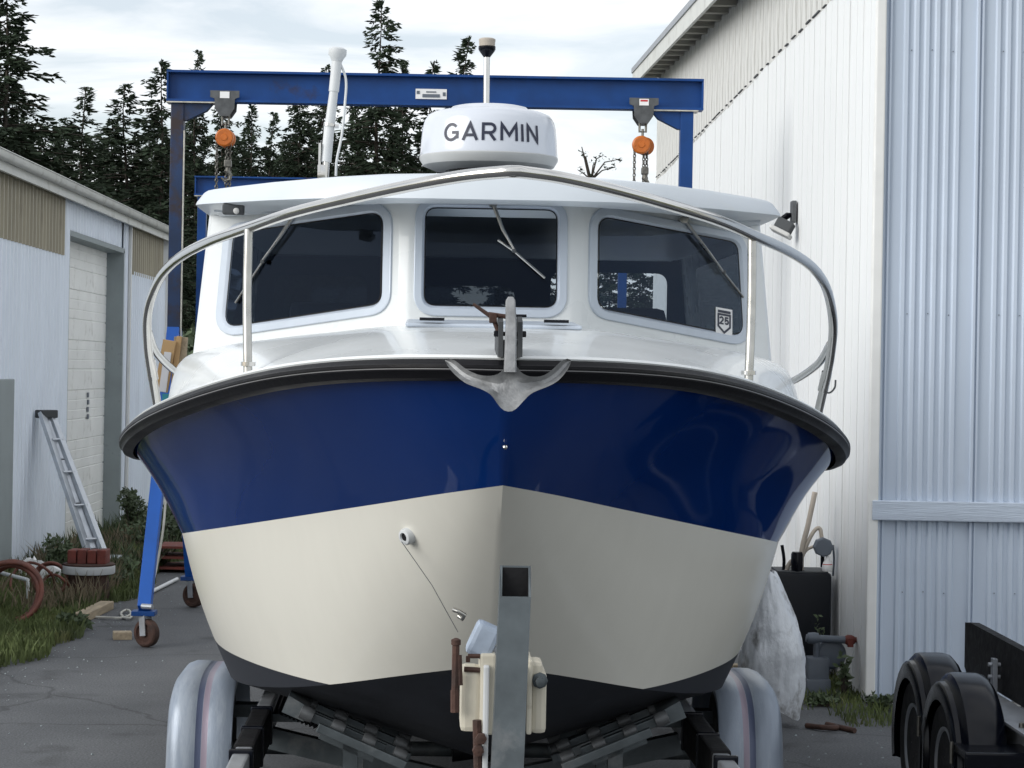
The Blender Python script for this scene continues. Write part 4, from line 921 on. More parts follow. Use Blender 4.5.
# wheels, fenders, axles
def wheel(parent, c, r, w, s, nm='wheel'):
    m = MB(); m.lathe([(r*.60, -w*.42), (r*.72, -w*.5), (r*.93, -w*.48), (r*.99, -w*.34), (r, 0), (r*.99, w*.34), (r*.93, w*.48), (r*.72, w*.5), (r*.60, w*.42)], c, 'x', 40); t = obj(nm, m, 'tyre', parent, 30)
    m = MB(); d = s*w; m.lathe([(.01, .40*d), (.06, .40*d), (.075, .30*d), (r*.35, .22*d), (r*.50, .30*d), (r*.58, .46*d), (r*.62, .47*d), (r*.62, .38*d)], c, 'x', 32); obj('rim', m, 'galv_light', t, 35)
    m = MB()
    for k in range(5):
        a = k*2*math.pi/5; m.lathe([(.004, .42*d), (.010, .41*d), (.010, .3*d)], Vector(c)+Vector((0, .055*math.cos(a), .055*math.sin(a))), 'x', 6)
    obj('lug_nuts', m, 'chain', t)
    return t
for s in (-1, 1):
    wheel(tr, (s*1.065, 3.12, .27), .27, .19, s)
    line = catmull([Vector((0, y, z)) for y, z in ((2.63, .06), (2.645, .25), (2.68, .41), (2.755, .525), (2.90, .58), (3.12, .59), (3.36, .58), (3.50, .525), (3.57, .41), (3.60, .25), (3.61, .10))], 5)
    cs = [(.935, -.03), (.935, -.004), (.945, .002), (1.02, .004), (1.028, .0), (1.072, .0), (1.08, .004), (1.135, .003), (1.164, -.008), (1.180, -.030), (1.188, -.06), (1.190, -.13)]
    rows = []
    for i, q in enumerate(line):
        d = (line[min(i+1, len(line)-1)]-line[max(i-1, 0)]).normalized(); nn = Vector((0, -d.z, d.y))
        rows.append([(s*x, q.y+n*nn.y, q.z+n*nn.z) for x, n in cs])
    m = MB(); m.grid(rows); fd = obj('fender', m, 'fender_plastic', tr, 40)
    fd['label'] = 'faded pale blue plastic fender with a thin dark blue and red stripe'
    m = MB(); m.box((s*.90, 3.12, .42), (.12, .09, .05)); obj('fender_bracket', m, 'galv', tr)
m = MB(); m.tube([(-1.0, 3.12, .27), (1.0, 3.12, .27)], .03, 12); obj('axle', m, 'galv', tr, 40)
# roller cradles under the bottom panels
def cradle(s, y, xm, zm, ang, n):
    d = Vector((s*math.cos(ang), 0, math.sin(ang))); c = Vector((s*xm, y, zm)); up = Vector((-s*math.sin(ang), 0, math.cos(ang)))
    m = MB()
    for q, l0, l1, hh_ in ((-.155, -.20, .12, .012), (-.06, -.12, .2, .02), (.06, -.2, .16, .008), (.155, -.16, .2, .02)): m.bar(c+d*l0+Vector((0, q, 0))+up*hh_, c+d*l1+Vector((0, q, 0))+up*hh_, .03, .03, up, ch=.003)
    m.bar(c-up*.02-d*.1, c-up*.02+d*.1, .05, .05, up); cr = obj('cradle_arm', m, 'galv', tr)
    m = MB(); m.prism([tuple(c+d*.17+Vector((0, -.10, 0))), tuple(c+d*.25+Vector((0, -.10, 0))), tuple(c+d*.25+Vector((0, -.10, 0))+up*.06), tuple(c+d*.17+Vector((0, -.10, 0))+up*.05)], (0, .2, 0)); obj('end_plate', m, 'galv', cr)
    for k in range(n):
        p = c+d*(-.17+.34*k/(n-1))+up*.03
        for q in (-.11, .11):
            m = MB(); rot = Matrix.Rotation(-s*ang, 3, 'Y'); m.lathe([(.008, -.024), (.022, -.022), (.025, 0), (.022, .022), (.008, .024)], p+Vector((0, q, 0)), 'x', 14, rot=rot); obj('roller', m, 'hoist_grey', cr, 35)
    m = MB(); foot = Vector((s*xm, y, .36)); m.bar(foot, c, .05, .05, (0, 1, 0)); obj('cradle_post', m, 'galv', cr)
for s in (-1, 1):
    cradle(s, 1.74, .45, .545, R(23), 4); cradle(s, 2.12, .44, .50, R(21), 4)
    m = MB(); p = Vector((s*.655, 2.62, .52)); rot = Matrix.Rotation(R(s*-20), 3, 'Y')
    pr = []
    for k in range(12): pr += [(.075, -.10+k*.0165), (.066, -.10+k*.0165+.009)]
    m.lathe([(.02, -.105)]+pr+[(.02, .105)], p, 'x', 24, rot=rot); obj('side_roller', m, 'rubber', tr, 30)
    m = MB(); m.bar((s*.78, 2.62, .47), (s*.60, 2.62, .47), .05, .03); obj('roller_bracket', m, 'galv', tr)
for y in (3.0, 4.6, 6.3):
    m = MB(); m.lathe([(.01, -.09), (.045, -.085), (.032, 0), (.045, .085), (.01, .09)], (0, y, .285), 'x', 20); obj('keel_roller', m, 'rubber', tr, 35)

# ------------------------------------------------------------------ second trailer at the right edge
t2 = thing('utility_trailer', 'galvanised flat trailer with glossy black fenders, in front of the blue-grey wall', 'trailer', (1.925, 8.8, 0), R(0))
def T2(x, y, z): return (x, y, z)
for k, y in enumerate((9.15, 8.54)):
    wheel(t2, (0, y-8.8, .275), .275, .17, -1)
    rows = []; n = 18
    cs = [(-.105, -.07), (-.105, -.012), (-.098, .0), (-.08, .004), (-.075, .014), (-.058, .034), (-.038, .038), (.04, .038), (.07, .030), (.092, .004), (.11, -.05)]
    for i in range(n+1):
        a = R(200-i*220/n); rr = .335; rows.append([(x, y-8.8+(rr+q)*math.cos(a), .285+(rr+q)*math.sin(a)) for x, q in cs])
    m = MB(); m.grid(rows); obj('fender', m, 'black_plastic', t2, 35)
    m = MB(); m.tube([(-.118, y-8.8-.31, .36), (-.118, y-8.8-.31, .44)], .008, 8); obj('fender_bolt', m, 'chain', t2)
m = MB(); m.box((.06, -.66, .42), (.34, .22, .03), ch=.008); m.box((.06, -.76, .28), (.34, .02, .28), ch=.006); obj('step_plate', m, 'black_plastic', t2)
m = MB(); m.box((.185, -.75, .425), (.085, 4.1, .14), ch=.006); fr2 = obj('frame_rail', m, 'galv_light', t2)
m = MB(); m.box((.175, -.75, .501), (.15, 4.1, .010)); obj('rail_flange', m, 'galv_light', fr2)
m = MB(); bz0, bz1 = .51, .735
m.prism([(.255, .86, bz0), (.255, .90, bz0+.02), (.255, .90, bz1-.01), (.255, .80, bz1), (.255, .70, bz1), (.255, -2.7, bz1-.02), (.255, -2.7, bz0)], (.04, 0, 0)); obj('bunk_board', m, 'black_matte', t2)
m = MB(); m.box((.225, .22, .58), (.02, .045, .15), ch=.003); m.tube([(.2, .22, .63), (.25, .22, .63)], .008, 8); m.tube([(.2, .22, .58), (.25, .22, .58)], .008, 8); obj('bunk_bracket', m, 'galv_light', t2)
for y in (-2.6, -.9, .3):
    m = MB(); m.box((.95, y, .30), (1.5, .08, .08)); obj('cross_member', m, 'galv', t2)
m = MB(); m.box((1.66, -.75, .425), (.085, 4.1, .14), ch=.006); obj('frame_rail', m, 'galv_light', t2)
for y in (9.15, 8.54): wheel(t2, (1.8, y-8.8, .275), .275, .17, 1)
m = MB()
for y in (.35, -.26): m.tube([(0, y, .275), (1.8, y, .275)], .028, 10)
obj('axles', m, 'galv', t2, 40)
m = MB()
for a in (-.95, -.80, -.72): m.lathe([(.003, .02), (.010, .016), (.011, 0)], (.13, a+.1, .506), 'z', 8)
obj('rail_bolts', m, 'chain', t2)
m = MB(); m.tube([(.12, .62, .50), (.12, .56, .535), (.17, .56, .535)], .004, 6); obj('wire_loop', m, 'chain', t2)

# ------------------------------------------------------------------ things along the white wall
# tarp-wrapped object on a stump
tb = W(776, 705, 11.3)
tp = thing('wrapped_motor', 'upright bundle wrapped in a crumpled silver tarp beside the white wall', 'bundle', (tb.x-.02, 11.3, 0))
from mathutils import noise
outl = catmull([Vector(q) for q in ((.03, .785, -.03), (.05, .775, -.03), (.075, .71, -.025), (.108, .61, -.015), (.138, .5, -.005), (.155, .40, 0), (.162, .30, 0), (.158, .2, 0), (.145, .12, .005), (.128, .05, .01))], 6)
m = MB(); rows = []; seg = 72
for q in outl:
    row = []
    for k in range(seg):
        a = 2*math.pi*k/seg; pt = Vector((math.cos(a)*2.2, math.sin(a)*2.2, q.y*9))
        n1 = abs(noise.noise(pt*.8))+.5*abs(noise.noise(pt*1.9+Vector((5, 1, 2)))); fold = abs(noise.noise(Vector((math.cos(a)*3.2, math.sin(a)*3.2, q.y*2.2+math.sin(a*3)*.6)))); rr = q.x*(1+.03*math.sin(2*a+q.y*5)+.09*(fold-.25)+.10*(n1-.3))
        z = q.y+.012*math.sin(3*a); lowf = max(0, 1-q.y/.16)
        row.append((q.z+rr*math.cos(a), rr*.72*math.sin(a), z-lowf*.05*math.cos(a)+lowf*.04))
    rows.append(row+[row[0]])
m.grid(rows); m.add(rows[0][:-1], [list(range(seg))]); obj('tarp', m, 'tarp', tp, 40)
m = MB(); m.lathe([(.045, 0), (.05, .02), (.048, .25), (.03, .4)], (-.03, .02, 0), 'z', 18); obj('stand', m, 'galv', tp, 40)
# black tank against the wall
tk = thing('heating_oil_tank', 'black plastic tank against the white wall behind the tarp bundle', 'tank', (1.99, 13.3, 0))
m = MB(); m.box((-.02, -.08, .315), (.34, .34, .63), ch=.025); obj('tank_body', m, 'tank_black', tk, 40)
m = MB(); m.box((-.02, -.08, .632), (.30, .30, .012), ch=.004); obj('tank_lid', m, 'fascia_dark', tk)
p = W(797, 563, 13.1); m = MB(); m.lathe([(.032, 0), (.036, .03), (.036, .10), (.03, .115), (.02, .115)], (p.x-1.99, -.2, .636), 'z', 18); obj('filler_cap', m, 'black_plastic', tk, 40)
p = W(823, 547, 13.1)
m = MB(); m.lathe([(.05, -.03), (.058, -.025), (.058, .025), (.05, .03)], (p.x-1.99, -.2, p.z), 'y', 8); jb = obj('junction_box', m, 'meter_grey', tk)
m = MB(); m.tube([(p.x-1.99, -.19, .66), (p.x-1.99, -.19, p.z)], .012, 8); obj('box_post', m, 'black_plastic', tk)
def cond(pxs, nm, rad, mat='conduit'):
    m = MB(); m.tube(catmull([W(x, y, 13.15)-Vector((1.99, 13.3, 0)) for x, y in pxs], 6), rad, 8); obj(nm, m, mat, tk, 60)
cond([(815, 492), (808, 525), (802, 550), (801, 578)], 'conduit_pipe', .016); cond([(801, 560), (808, 542), (815, 530), (820, 529), (822, 540)], 'conduit_pipe', .012); cond([(802, 556), (808, 549), (818, 545)], 'conduit_pipe', .009)
cond([(784, 575), (790, 563), (797, 558)], 'conduit_pipe', .014); cond([(782, 545), (784, 560), (783, 578)], 'cable', .010, 'black_plastic'); cond([(833, 545), (834, 560), (833, 576)], 'cable', .006, 'meter_grey')
p = W(827, 571, 13.1)
bt_ = thing('spray_bottle', 'small white bottle with red band standing on the black tank', 'bottle', (p.x, 13.09, .639))
m = MB(); m.lathe([(.028, 0), (.031, .006), (.031, .035), (.026, .05), (.012, .075), (.011, .09), (.004, .095)], (0, 0, 0), 'z', 18); obj('bottle_body', m, 'sticker_white', bt_, 40)
m = MB(); m.lathe([(.0296, .038), (.0292, .042), (.0205, .058), (.020, .060)], (0, 0, 0), 'z', 18); obj('red_band', m, 'bottle_red', bt_, 40)
# gas meter
mt = thing('gas_meter', 'grey gas meter with horizontal pipe into the white wall', 'meter', (1.98, 12.45, 0))
def Mt(px, py): return W(px, py, 12.45)-Vector((1.98, 12.45, 0))
a, b = Mt(806, 697), Mt(828, 655); m = MB(); m.box(((a.x+b.x)/2, 0, (a.z+b.z)/2-.01), (b.x-a.x, .12, b.z-a.z), ch=.012); m.box(((a.x+b.x)/2, -.005, (a.z+b.z)/2-.06), (b.x-a.x+.02, .13, .10), ch=.012); m.box(((a.x+b.x)/2, 0, .02), (.1, .1, .05)); obj('meter_body', m, 'meter_grey', mt, 40)
c_ = Mt(833, 655); m = MB(); m.lathe([(.01, -.04), (.07, -.035), (.085, -.02), (.085, .02), (.05, .05)], (c_.x-.005, .05, c_.z), 'y', 26); obj('regulator', m, 'meter_grey', mt, 35)
m = MB(); c0 = Mt(806, 638); c1 = Mt(846, 640); m.tube([(c0.x, -.0, c0.z), (c1.x, 0, c1.z)], .022, 10); m.lathe([(.03, -.03), (.034, 0), (.03, .03)], (c0.x+.04, 0, c0.z), 'x', 12); m.tube([(c0.x+.06, 0, c0.z), (c0.x+.06, 0, c0.z-.12)], .018, 10); obj('pipe', m, 'meter_grey', mt, 40)
m = MB(); c2 = Mt(862, 638); m.tube([(c1.x, 0, c1.z), (.262, .0, c1.z+.005)], .016, 10); m.lathe([(.02, -.03), (.03, -.012), (.03, .012), (.02, .03)], (c1.x+.02, 0, c1.z), 'x', 10); m.box((c1.x+.02, -.03, c1.z-.01), (.03, .03, .05)); obj('pipe_valve', m, 'rust_red', mt, 40)
# bits lying by the wall
m = MB(); p = W(818, 722, 11.2); m.tube(catmull([(p.x-.05, 11.25, .012), (p.x+.02, 11.15, .02), (p.x+.1, 11.2, .012), (p.x+.06, 11.3, .012), (p.x+.17, 11.1, .014)], 5), .014, 8); single('metal_scrap', m, 'rust', 'twisted rusty red strap on the asphalt near the gas meter', 'scrap', smooth=50)
m = MB(); p = W(742, 665, 13.2); m.bar((p.x-.15, 13.2, .03), (p.x+.1, 13.1, .05), .09, .06, ch=.004); single('wood_offcut', m, 'timber', 'brown wooden offcut lying under the hull beside the tarp bundle', 'offcut')
m = MB(); p = W(740, 655, 13.0); m.tube(catmull([(p.x, 13, .0), (p.x, 13, .14), (p.x+.03, 13, .18), (p.x+.06, 13, .15)], 5), .01, 8); single('pipe_hook', m, 'galv_light', 'small grey hooked pipe standing behind the right fender', 'pipe', smooth=50)

# ------------------------------------------------------------------ clutter on the left verge
def L(px, py, z):
    """ground-side point at height z seen at (px, py)"""
    u = W(px, py, 1.); k = (z-H)/(u.z-H); return Vector((u.x*k, k, z))
# leaning aluminium gangway
p_t = W(42, 414, 19.2); p_b = W(88, 552, 18.4); q_b = p_b+Vector((.115, .09, 0)); q_t = p_t+Vector((.055, .13, 0))
ga = thing('aluminium_ladder', 'silver aluminium gangway leaning against the pale blue workshop wall', 'gangway', (p_b.x, p_b.y, p_b.z))
m = MB(); m.bar(p_b, p_t, .035, .09, (0, 1, .3), ch=.004); obj('side_rail', m, 'aluminium', ga, world=True)
m = MB(); m.bar(q_b, q_t, .035, .09, (0, 1, .3), ch=.004); obj('side_rail', m, 'aluminium', ga, world=True)
for k in range(4):
    t = .08+k*.24; m = MB(); m.bar(p_b.lerp(p_t, t), q_b.lerp(q_t, t), .05, .015, (p_t-p_b)); obj('tread', m, 'aluminium', ga, world=True)
md0, md1 = (p_b+q_b)/2, (p_t+q_t)/2
for k in range(3):
    m = MB(); m.bar(md0.lerp(md1, .02+k*.32)+Vector((0, .03, 0)), md0.lerp(md1, .33+k*.32)+Vector((0, .03, 0)), .02, .10, (q_b-p_b)); obj('deck_plate', m, 'aluminium', ga, world=True)
m = MB(); m.bar(p_t+Vector((-.03, -.01, .0)), q_t+Vector((.03, .0, .0)), .10, .07, (0, 0, 1), ch=.01); obj('end_cap', m, 'fascia_dark', ga, world=True)
m = MB(); m.box((p_b.x+.1, p_b.y+.1, p_b.z/2-.02), (.3, .3, max(.05, p_b.z-.04)), ch=.01); single('concrete_block', m, 'jamb_grey', 'grey block among weeds under the foot of the gangway', 'block')
# round platform with red casting
p = L(89, 566, .26); rp_ = thing('cable_spool', 'low white round spool with rusty top, standing in the weeds', 'spool', (p.x, p.y, 0))
m = MB(); m.lathe([(.15, 0), (.16, .02), (.15, .20), (.08, .21)], (0, 0, 0), 'z', 28); obj('drum', m, 'rust', rp_, 40)
m = MB(); m.lathe([(.10, .20), (.192, .205), (.198, .215), (.198, .262), (.19, .268), (.05, .268)], (0, 0, 0), 'z', 40); obj('flange', m, 'white_paint', rp_, 35)
m = MB(); m.lathe([(.05, .268), (.196, .269), (.197, .280), (.185, .284), (.02, .284)], (0, 0, 0), 'z', 40); obj('rusty_plate', m, 'rust', rp_, 35)
rcst = thing('red_casting', 'slotted rusty red iron block sitting on the round spool', 'casting', (p.x, p.y, .285))
for k, x in enumerate((-.115, -.04, .035, .11)):
    m = MB(); m.box((x, 0, .05), (.066, .2, .10+.008*(k % 2)), ch=.008); obj('rib', m, 'rust_red', rcst)
m = MB(); m.box((0, .01, .04), (.29, .14, .07)); obj('core', m, 'rust_red', rcst)
# red hose coil
p = L(12, 600, .10)
m = MB(); ctr = L(10, 592, .21)
for k in range(4):
    rr = .225-.012*k+.01*(k % 2); pts = []
    for i in range(30):
        a = 2*math.pi*i/30; pts.append((ctr.x+rr*math.cos(a)*.95, ctr.y+.05*k-.05+.07*math.cos(a+k)+.1*math.sin(a), .21+.92*rr*math.sin(a)-.005*k))
    m.tube(pts, .017, 8, closed=True)
single('hose_coil', m, 'hose_red', 'coil of faded red hose standing in the grass by the frame edge', 'hose', smooth=60)
m = MB(); c2 = L(50, 578, .17)
for k in range(2):
    pts = []
    for i in range(26):
        a = 2*math.pi*i/26; rr = .13-.015*k; pts.append((c2.x+rr*math.cos(a), c2.y+.04*k+.03*math.sin(a), .16+.95*rr*math.sin(a)))
    m.tube(pts, .012, 8, closed=True)
for cx_, rr_ in ((c2.x-.12, .15), (c2.x+.05, .10)):
    pts = []
    for i in range(26):
        a = 2*math.pi*i/26; pts.append((cx_+rr_*math.cos(a)*1.1, c2.y-.06+.08*math.sin(a*2+cx_), .02+rr_*.9+.9*rr_*math.sin(a)))
    m.tube(pts, .011, 8, closed=True)
single('small_hose_coil', m, 'hose_red', 'smaller rusty brown hose ring beside the red hose coil', 'hose', smooth=60)
a, b = L(-6, 571, .22), L(28, 580, .20); m = MB(); m.tube([a, b], .014, 10); m.tube([(b.x, b.y, 0), b+Vector((0, 0, -.014))], .012, 8); m.tube([(a.x, a.y, 0), a+Vector((0, 0, -.014))], .012, 8); single('white_pipe_frame', m, 'white_paint', 'short white pipe across the red hose coil', 'pipe')
random.seed(11)
for k, (px, py, lab) in enumerate(((32, 552, 'crumpled white plastic sheet on the weeds below the workshop wall'), (48, 556, 'torn pale plastic scrap next to the green weed clump'))):
    c = L(px, py, .28); m = MB(); rows = []
    for i in range(7):
        rows.append([(c.x-.13+.26*j/7+random.uniform(-.02, .02), c.y-.1+.2*i/6, .20+random.uniform(0, .05)-.02*abs(j-3.5)+.03*math.sin(i*1.3)) for j in range(8)])
    for r in (rows[0], rows[-1]):
        for j in range(8): r[j] = (r[j][0], r[j][1], .0)
    m.grid(rows); single('plastic_scrap', m, 'sticker_white', lab, 'plastic', smooth=20)
a, b = L(80, 622, .0), L(107, 609, .0); m = MB(); m.bar(a+Vector((0, 0, .03)), b+Vector((0, 0, .03)), .10, .06, ch=.006); single('timber_beam', m, 'timber', 'weathered wooden beam lying at the edge of the asphalt', 'beam')
p = L(121, 640, 0); m = MB(); m.box((p.x, p.y+.05, .025), (.12, .10, .05), Matrix.Rotation(R(12), 3, 'Z'), ch=.004); single('wood_block', m, 'timber', 'small wooden block lying on the asphalt near the front caster', 'block')
m = MB()
pts = [L(x, y, .012) for x, y in ((96, 617), (108, 618), (118, 619), (126, 617), (131, 614), (127, 611), (121, 613), (124, 618), (130, 619), (132, 615))]
for i, q in enumerate(pts): q.z = .012+.004*(i % 3)
m.tube(catmull(pts, 5), .009, 6); single('loose_rope', m, 'rope', 'tangled pale rope on the asphalt beside the wooden beam', 'rope', smooth=60)
a, b = L(151, 592, .02), L(177, 579, .02); m = MB(); m.tube([a, b], .016, 8); single('white_pole', m, 'white_paint', 'thin white pole lying on the ground behind the gantry foot', 'pole', smooth=50)
m = MB(); m.tube(catmull([W(166, 495, 15.0), W(163, 530, 14.9), W(157, 565, 14.85), W(152, 588, 14.8), L(150, 604, .01)], 6), .008, 6); single('hanging_rope', m, 'rope', 'pale rope hanging down beside the blue gantry leg', 'rope', smooth=60)
# boards and paper tied to the gantry where its column splits
def gb(x0, x1, y0, y1, Y, d, mat, nm, tilt=0):
    a, b = W(x0, y1, Y), W(x1, y0, Y); m = MB(); m.box(((a.x+b.x)/2, Y+d/2, (a.z+b.z)/2), (abs(b.x-a.x), d, abs(b.z-a.z)), Matrix.Rotation(R(tilt), 3, 'Y'), ch=.003); return obj(nm, m, mat, g1, world=True)
gb(158, 172, 340, 392, 14.50, .05, 'cardboard', 'packing_board', 9); gb(172, 186, 337, 386, 14.56, .05, 'timber', 'packing_board', 3)
gb(173, 179, 336, 388, 14.53, .03, 'cardboard', 'packing_board', 6)
gb(161, 169, 352, 392, 14.485, .01, 'paper_white', 'paper_sheet', 7)
gb(162, 176, 394, 412, 14.47, .05, 'teal', 'teal_strap'); gb(176, 188, 389, 412, 14.50, .06, 'fascia_dark', 'clamp_block')
p = L(176, 562, .1)
m = MB()
for k in range(3): m.box((p.x, p.y+.3, .04+.09*k), (.5, .5, .02)); 
m.box((p.x-.2, p.y+.3, .12), (.04, .5, .2)); m.box((p.x+.2, p.y+.3, .12), (.04, .5, .2)); single('wooden_pallet', m, 'rust_red', 'stack of reddish weathered pallets beyond the far gantry caster', 'pallet')

# ------------------------------------------------------------------ vegetation
def conifer(h, rmax, seed, dens=1., bare=.10, lean=0., sparse_top=True):
    """returns (trunk, crown): tapered trunk with limbs; needle sprays along drooping branches"""
    rnd = random.Random(seed); tm = MB(); cm = MB()
    def ax(z): return Vector((lean*(z/h)**2+.05*math.sin(z*1.3+seed), .05*math.cos(z*1.1+seed), z))
    tm.tube([ax(h*i/14) for i in range(15)], [max(.015, h*.013*(1-i/14.3)) for i in range(15)], 7)
    def tri(p, d, wdt, ln):
        d = d.normalized(); sd = d.cross(Vector((rnd.uniform(-1, 1), rnd.uniform(-1, 1), rnd.uniform(-1, 1))))
        if sd.length < 1e-3: return
        sd.normalize(); o = len(cm.v)
        cm.v += [tuple(p-sd*wdt*.35), tuple(p+sd*wdt*.35), tuple(p+d*ln*.6+sd*wdt*.5), tuple(p+d*ln), tuple(p+d*ln*.55-sd*wdt*.5)]
        cm.f.append((o, o+1, o+2, o+3, o+4)); cm.m.append(0)
    nb = int(h*17*dens)
    for b in range(nb):
        t = bare+(1-bare)*(b+rnd.random())/nb; z = h*t
        L_ = rmax*((1-t)**.8)*rnd.uniform(.45, 1.15)+.10
        if rnd.random() < .10: L_ *= 1.35
        if rnd.random() < .13: continue
        a = rnd.uniform(0, 2*math.pi); up = .45*t-.18+rnd.uniform(-.12, .12)
        d = Vector((math.cos(a), math.sin(a), up)).normalized(); p0_ = ax(z)
        def bp(u): return p0_+d*L_*u+Vector((0, 0, -.28*L_*u*u+.16*L_*max(0, u-.7)**1.0))
        if L_ > .5: tm.tube([bp(0), bp(.35), bp(.7), bp(.95)], [.035*(1-t)+.01, .02, .012, .006], 4, cap=False)
        k = max(9, int(L_*34))
        for i in range(int(k*1.25)):
            u = (.03 if L_ > .6 else 0)+(.97)*rnd.random()**(.8 if i < k else 1.9); p = bp(u)
            wd = rnd.uniform(.03, .075)*(1+.5*(1-t)); ln = rnd.uniform(.10, .26)*(1+.5*(1-t))
            side = Vector((-d.y, d.x, 0))*rnd.choice((-1, 1))*rnd.uniform(.1, 1.1)
            dd = d*rnd.uniform(.3, 1)+side+Vector((0, 0, rnd.uniform(-.55, .15)))
            p = p+side*rnd.uniform(0, .20*L_*(1-.6*u))+Vector((0, 0, rnd.uniform(-.14, .05)))
            tri(p, dd, wd, ln)
            if rnd.random() < .6: tri(p, dd+Vector((rnd.uniform(-.6, .6), rnd.uniform(-.6, .6), -.4)), wd*.8, ln*.8)
    for i in range(8): tri(ax(h*(.985))+Vector((0, 0, .0)), Vector((rnd.uniform(-.5, .5), rnd.uniform(-.5, .5), 1)), .05, .22)
    return mesh('trunk', tm, 'bark', 50, fix=False), mesh('crown', cm, 'canopy_needles', None, fix=False)
VAR = [conifer(12, 3.2, 21, 1.1), conifer(12, 2.7, 22, 1.), conifer(12, 3.5, 23, 1.2), conifer(12, 2.2, 24, 1.), conifer(12, 3.1, 25, 1.35)]
def tree(px, py, Y, var, wscale, label, rz=None, grp='conifers behind the yard', own=None):
    top = W(px, py, Y); hgt = top.z
    t = thing('conifer_tree', label, 'tree', (top.x, Y, -.008), random.uniform(0, 6.28) if rz is None else rz, grp)
    tm, cm = own or VAR[var]; sc = hgt/12 if own is None else 1.
    for nm, me_ in (('trunk', tm), ('crown', cm)):
        o = obj(nm, me_, None, t); o.scale = (sc*wscale, sc*wscale, sc)
    return t
random.seed(5)
tree(8, -22, 52, 2, 1.25, 'tallest dark conifer at the left edge, rising above the workshop roof')
tree(-40, 40, 56, 4, 1.2, 'broad dark conifer filling the left edge behind the tallest conifer')
tree(84, 87, 60, 3, 1.25, 'slim pointed conifer above the middle of the workshop roof')
tree(126, 84, 58, 1, 1.3, 'conifer with drooping tip left of the gantry column')
tree(163, 61, 57, 1, 1.15, 'conifer whose tip rises just left of the gantry beam end')
tree(197, 50, 62, 3, .7, 'thin spindly conifer poking above the left end of the gantry beam')
tree(56, 128, 64, 0, .8, 'shorter conifer between the tallest conifer and the slim pointed one')
tree(104, 140, 66, 4, .8, 'low conifer in the gap between the two tips above the workshop')
tree(222, 96, 66, 0, .8, 'conifer behind the left orange hoist')
tree(252, 105, 60, 1, .9, 'conifer just right of the left orange hoist')
tree(272, 112, 66, 3, .9, 'narrow conifer midway between left hoist and white antenna')
tree(300, 84, 60, 4, .82, 'dense conifer left of the white stub antenna')
tree(325, 66, 64, 0, .7, 'conifer directly behind the white stub antenna')
tree(380, 0, 58, 1, 1.0, 'very tall conifer rising above the gantry beam beside the antenna')
tree(356, 92, 62, 2, .72, 'dense dark conifer just right of the white stub antenna')
tree(404, 60, 63, 4, .72, 'conifer behind the left edge of the radar dome')
hl = W(466, 36, 62).z; tt = tree(448, 36, 62, 1, 1., 'sparse leaning conifer tip rising above the beam near the mast light', rz=0, own=conifer(hl, 1.5, 31, .9, lean=.55)); hl = W(432, 62, 63).z; tree(424, 62, 63, 1, 1., 'leaning conifer top above the beam between the name plate and the radar', rz=0, own=conifer(hl, 1.5, 36, .9, lean=.3))
tree(190, 118, 70, 2, .8, 'dark conifer seen through the gap beside the gantry column')
tree(150, 130, 72, 4, .8, 'distant conifer behind the far end of the workshop')
tree(20, 90, 66, 4, 1., 'dark conifer behind the near end of the workshop gutter')
tree(330, 128, 70, 4, .9, 'low distant conifer behind the foot of the antenna')
tree(236, 135, 74, 2, .9, 'low distant conifer under the gantry beam near the hoist chain')
tree(286, 140, 76, 4, .9, 'low distant conifer above the second gantry beam')
tree(392, 132, 72, 2, .72, 'low distant conifer left of the radar dome base')
rnd2 = random.Random(77)
WHERE = ['above the near end of the workshop gutter', 'right of the tallest conifer', 'left of the slim conifer tip', 'below the slim conifer tip', 'between the slim conifer and the drooping one', 'below the drooping conifer tip', 'above the far workshop gutter', 'just left of the gantry column', 'just right of the gantry column', 'between gantry column and left hoist', 'below the left orange hoist', 'right of the left hoist chain', 'midway along the second gantry beam', 'left of the antenna foot', 'right of the antenna foot', 'below the very tall conifer', 'left of the radar dome', 'behind the radar dome edge']
for k, wtx in enumerate(WHERE):
    tree(18+k*23.2, 128+rnd2.uniform(-16, 30)+(14 if k > 8 else 0), 72+rnd2.uniform(-4, 12), k % 5, 1.12, 'dark background conifer '+wtx, grp='back row of conifers')
for k, (px, py, Y) in enumerate(((60, 190, 44), (110, 195, 46), (150, 205, 42), (175, 215, 38), (210, 190, 45), (188, 300, 33))):
    tree(px, py, Y, (0, 2, 4)[k % 3], 1.25, ['young dark fir over the workshop gutter, left of the slim conifer', 'young dark fir over the workshop gutter, right of the slim conifer', 'young dark fir over the far end of the workshop gutter', 'young fir directly behind the gantry column', 'young fir between gantry column and cabin roof', 'small fir between the rack and the boat cabin'][k], grp='young firs behind the workshop')
for k, (px, py, Y) in enumerate(((500, 215, 60), (545, 222, 64), (585, 226, 58), (612, 214, 62), (640, 228, 60), (665, 220, 66))):
    tree(px, py, Y, (2, 4, 0)[k % 3], .95, ['conifer behind the middle cabin window', 'conifer behind the right windshield pillar', 'conifer seen through the cabin, left of the far gantry column', 'taller conifer seen through the cabin beside the far gantry column', 'conifer seen through the cabin next to the white wall', 'conifer hidden behind the end of the white warehouse'][k], grp='conifers seen through the cabin')
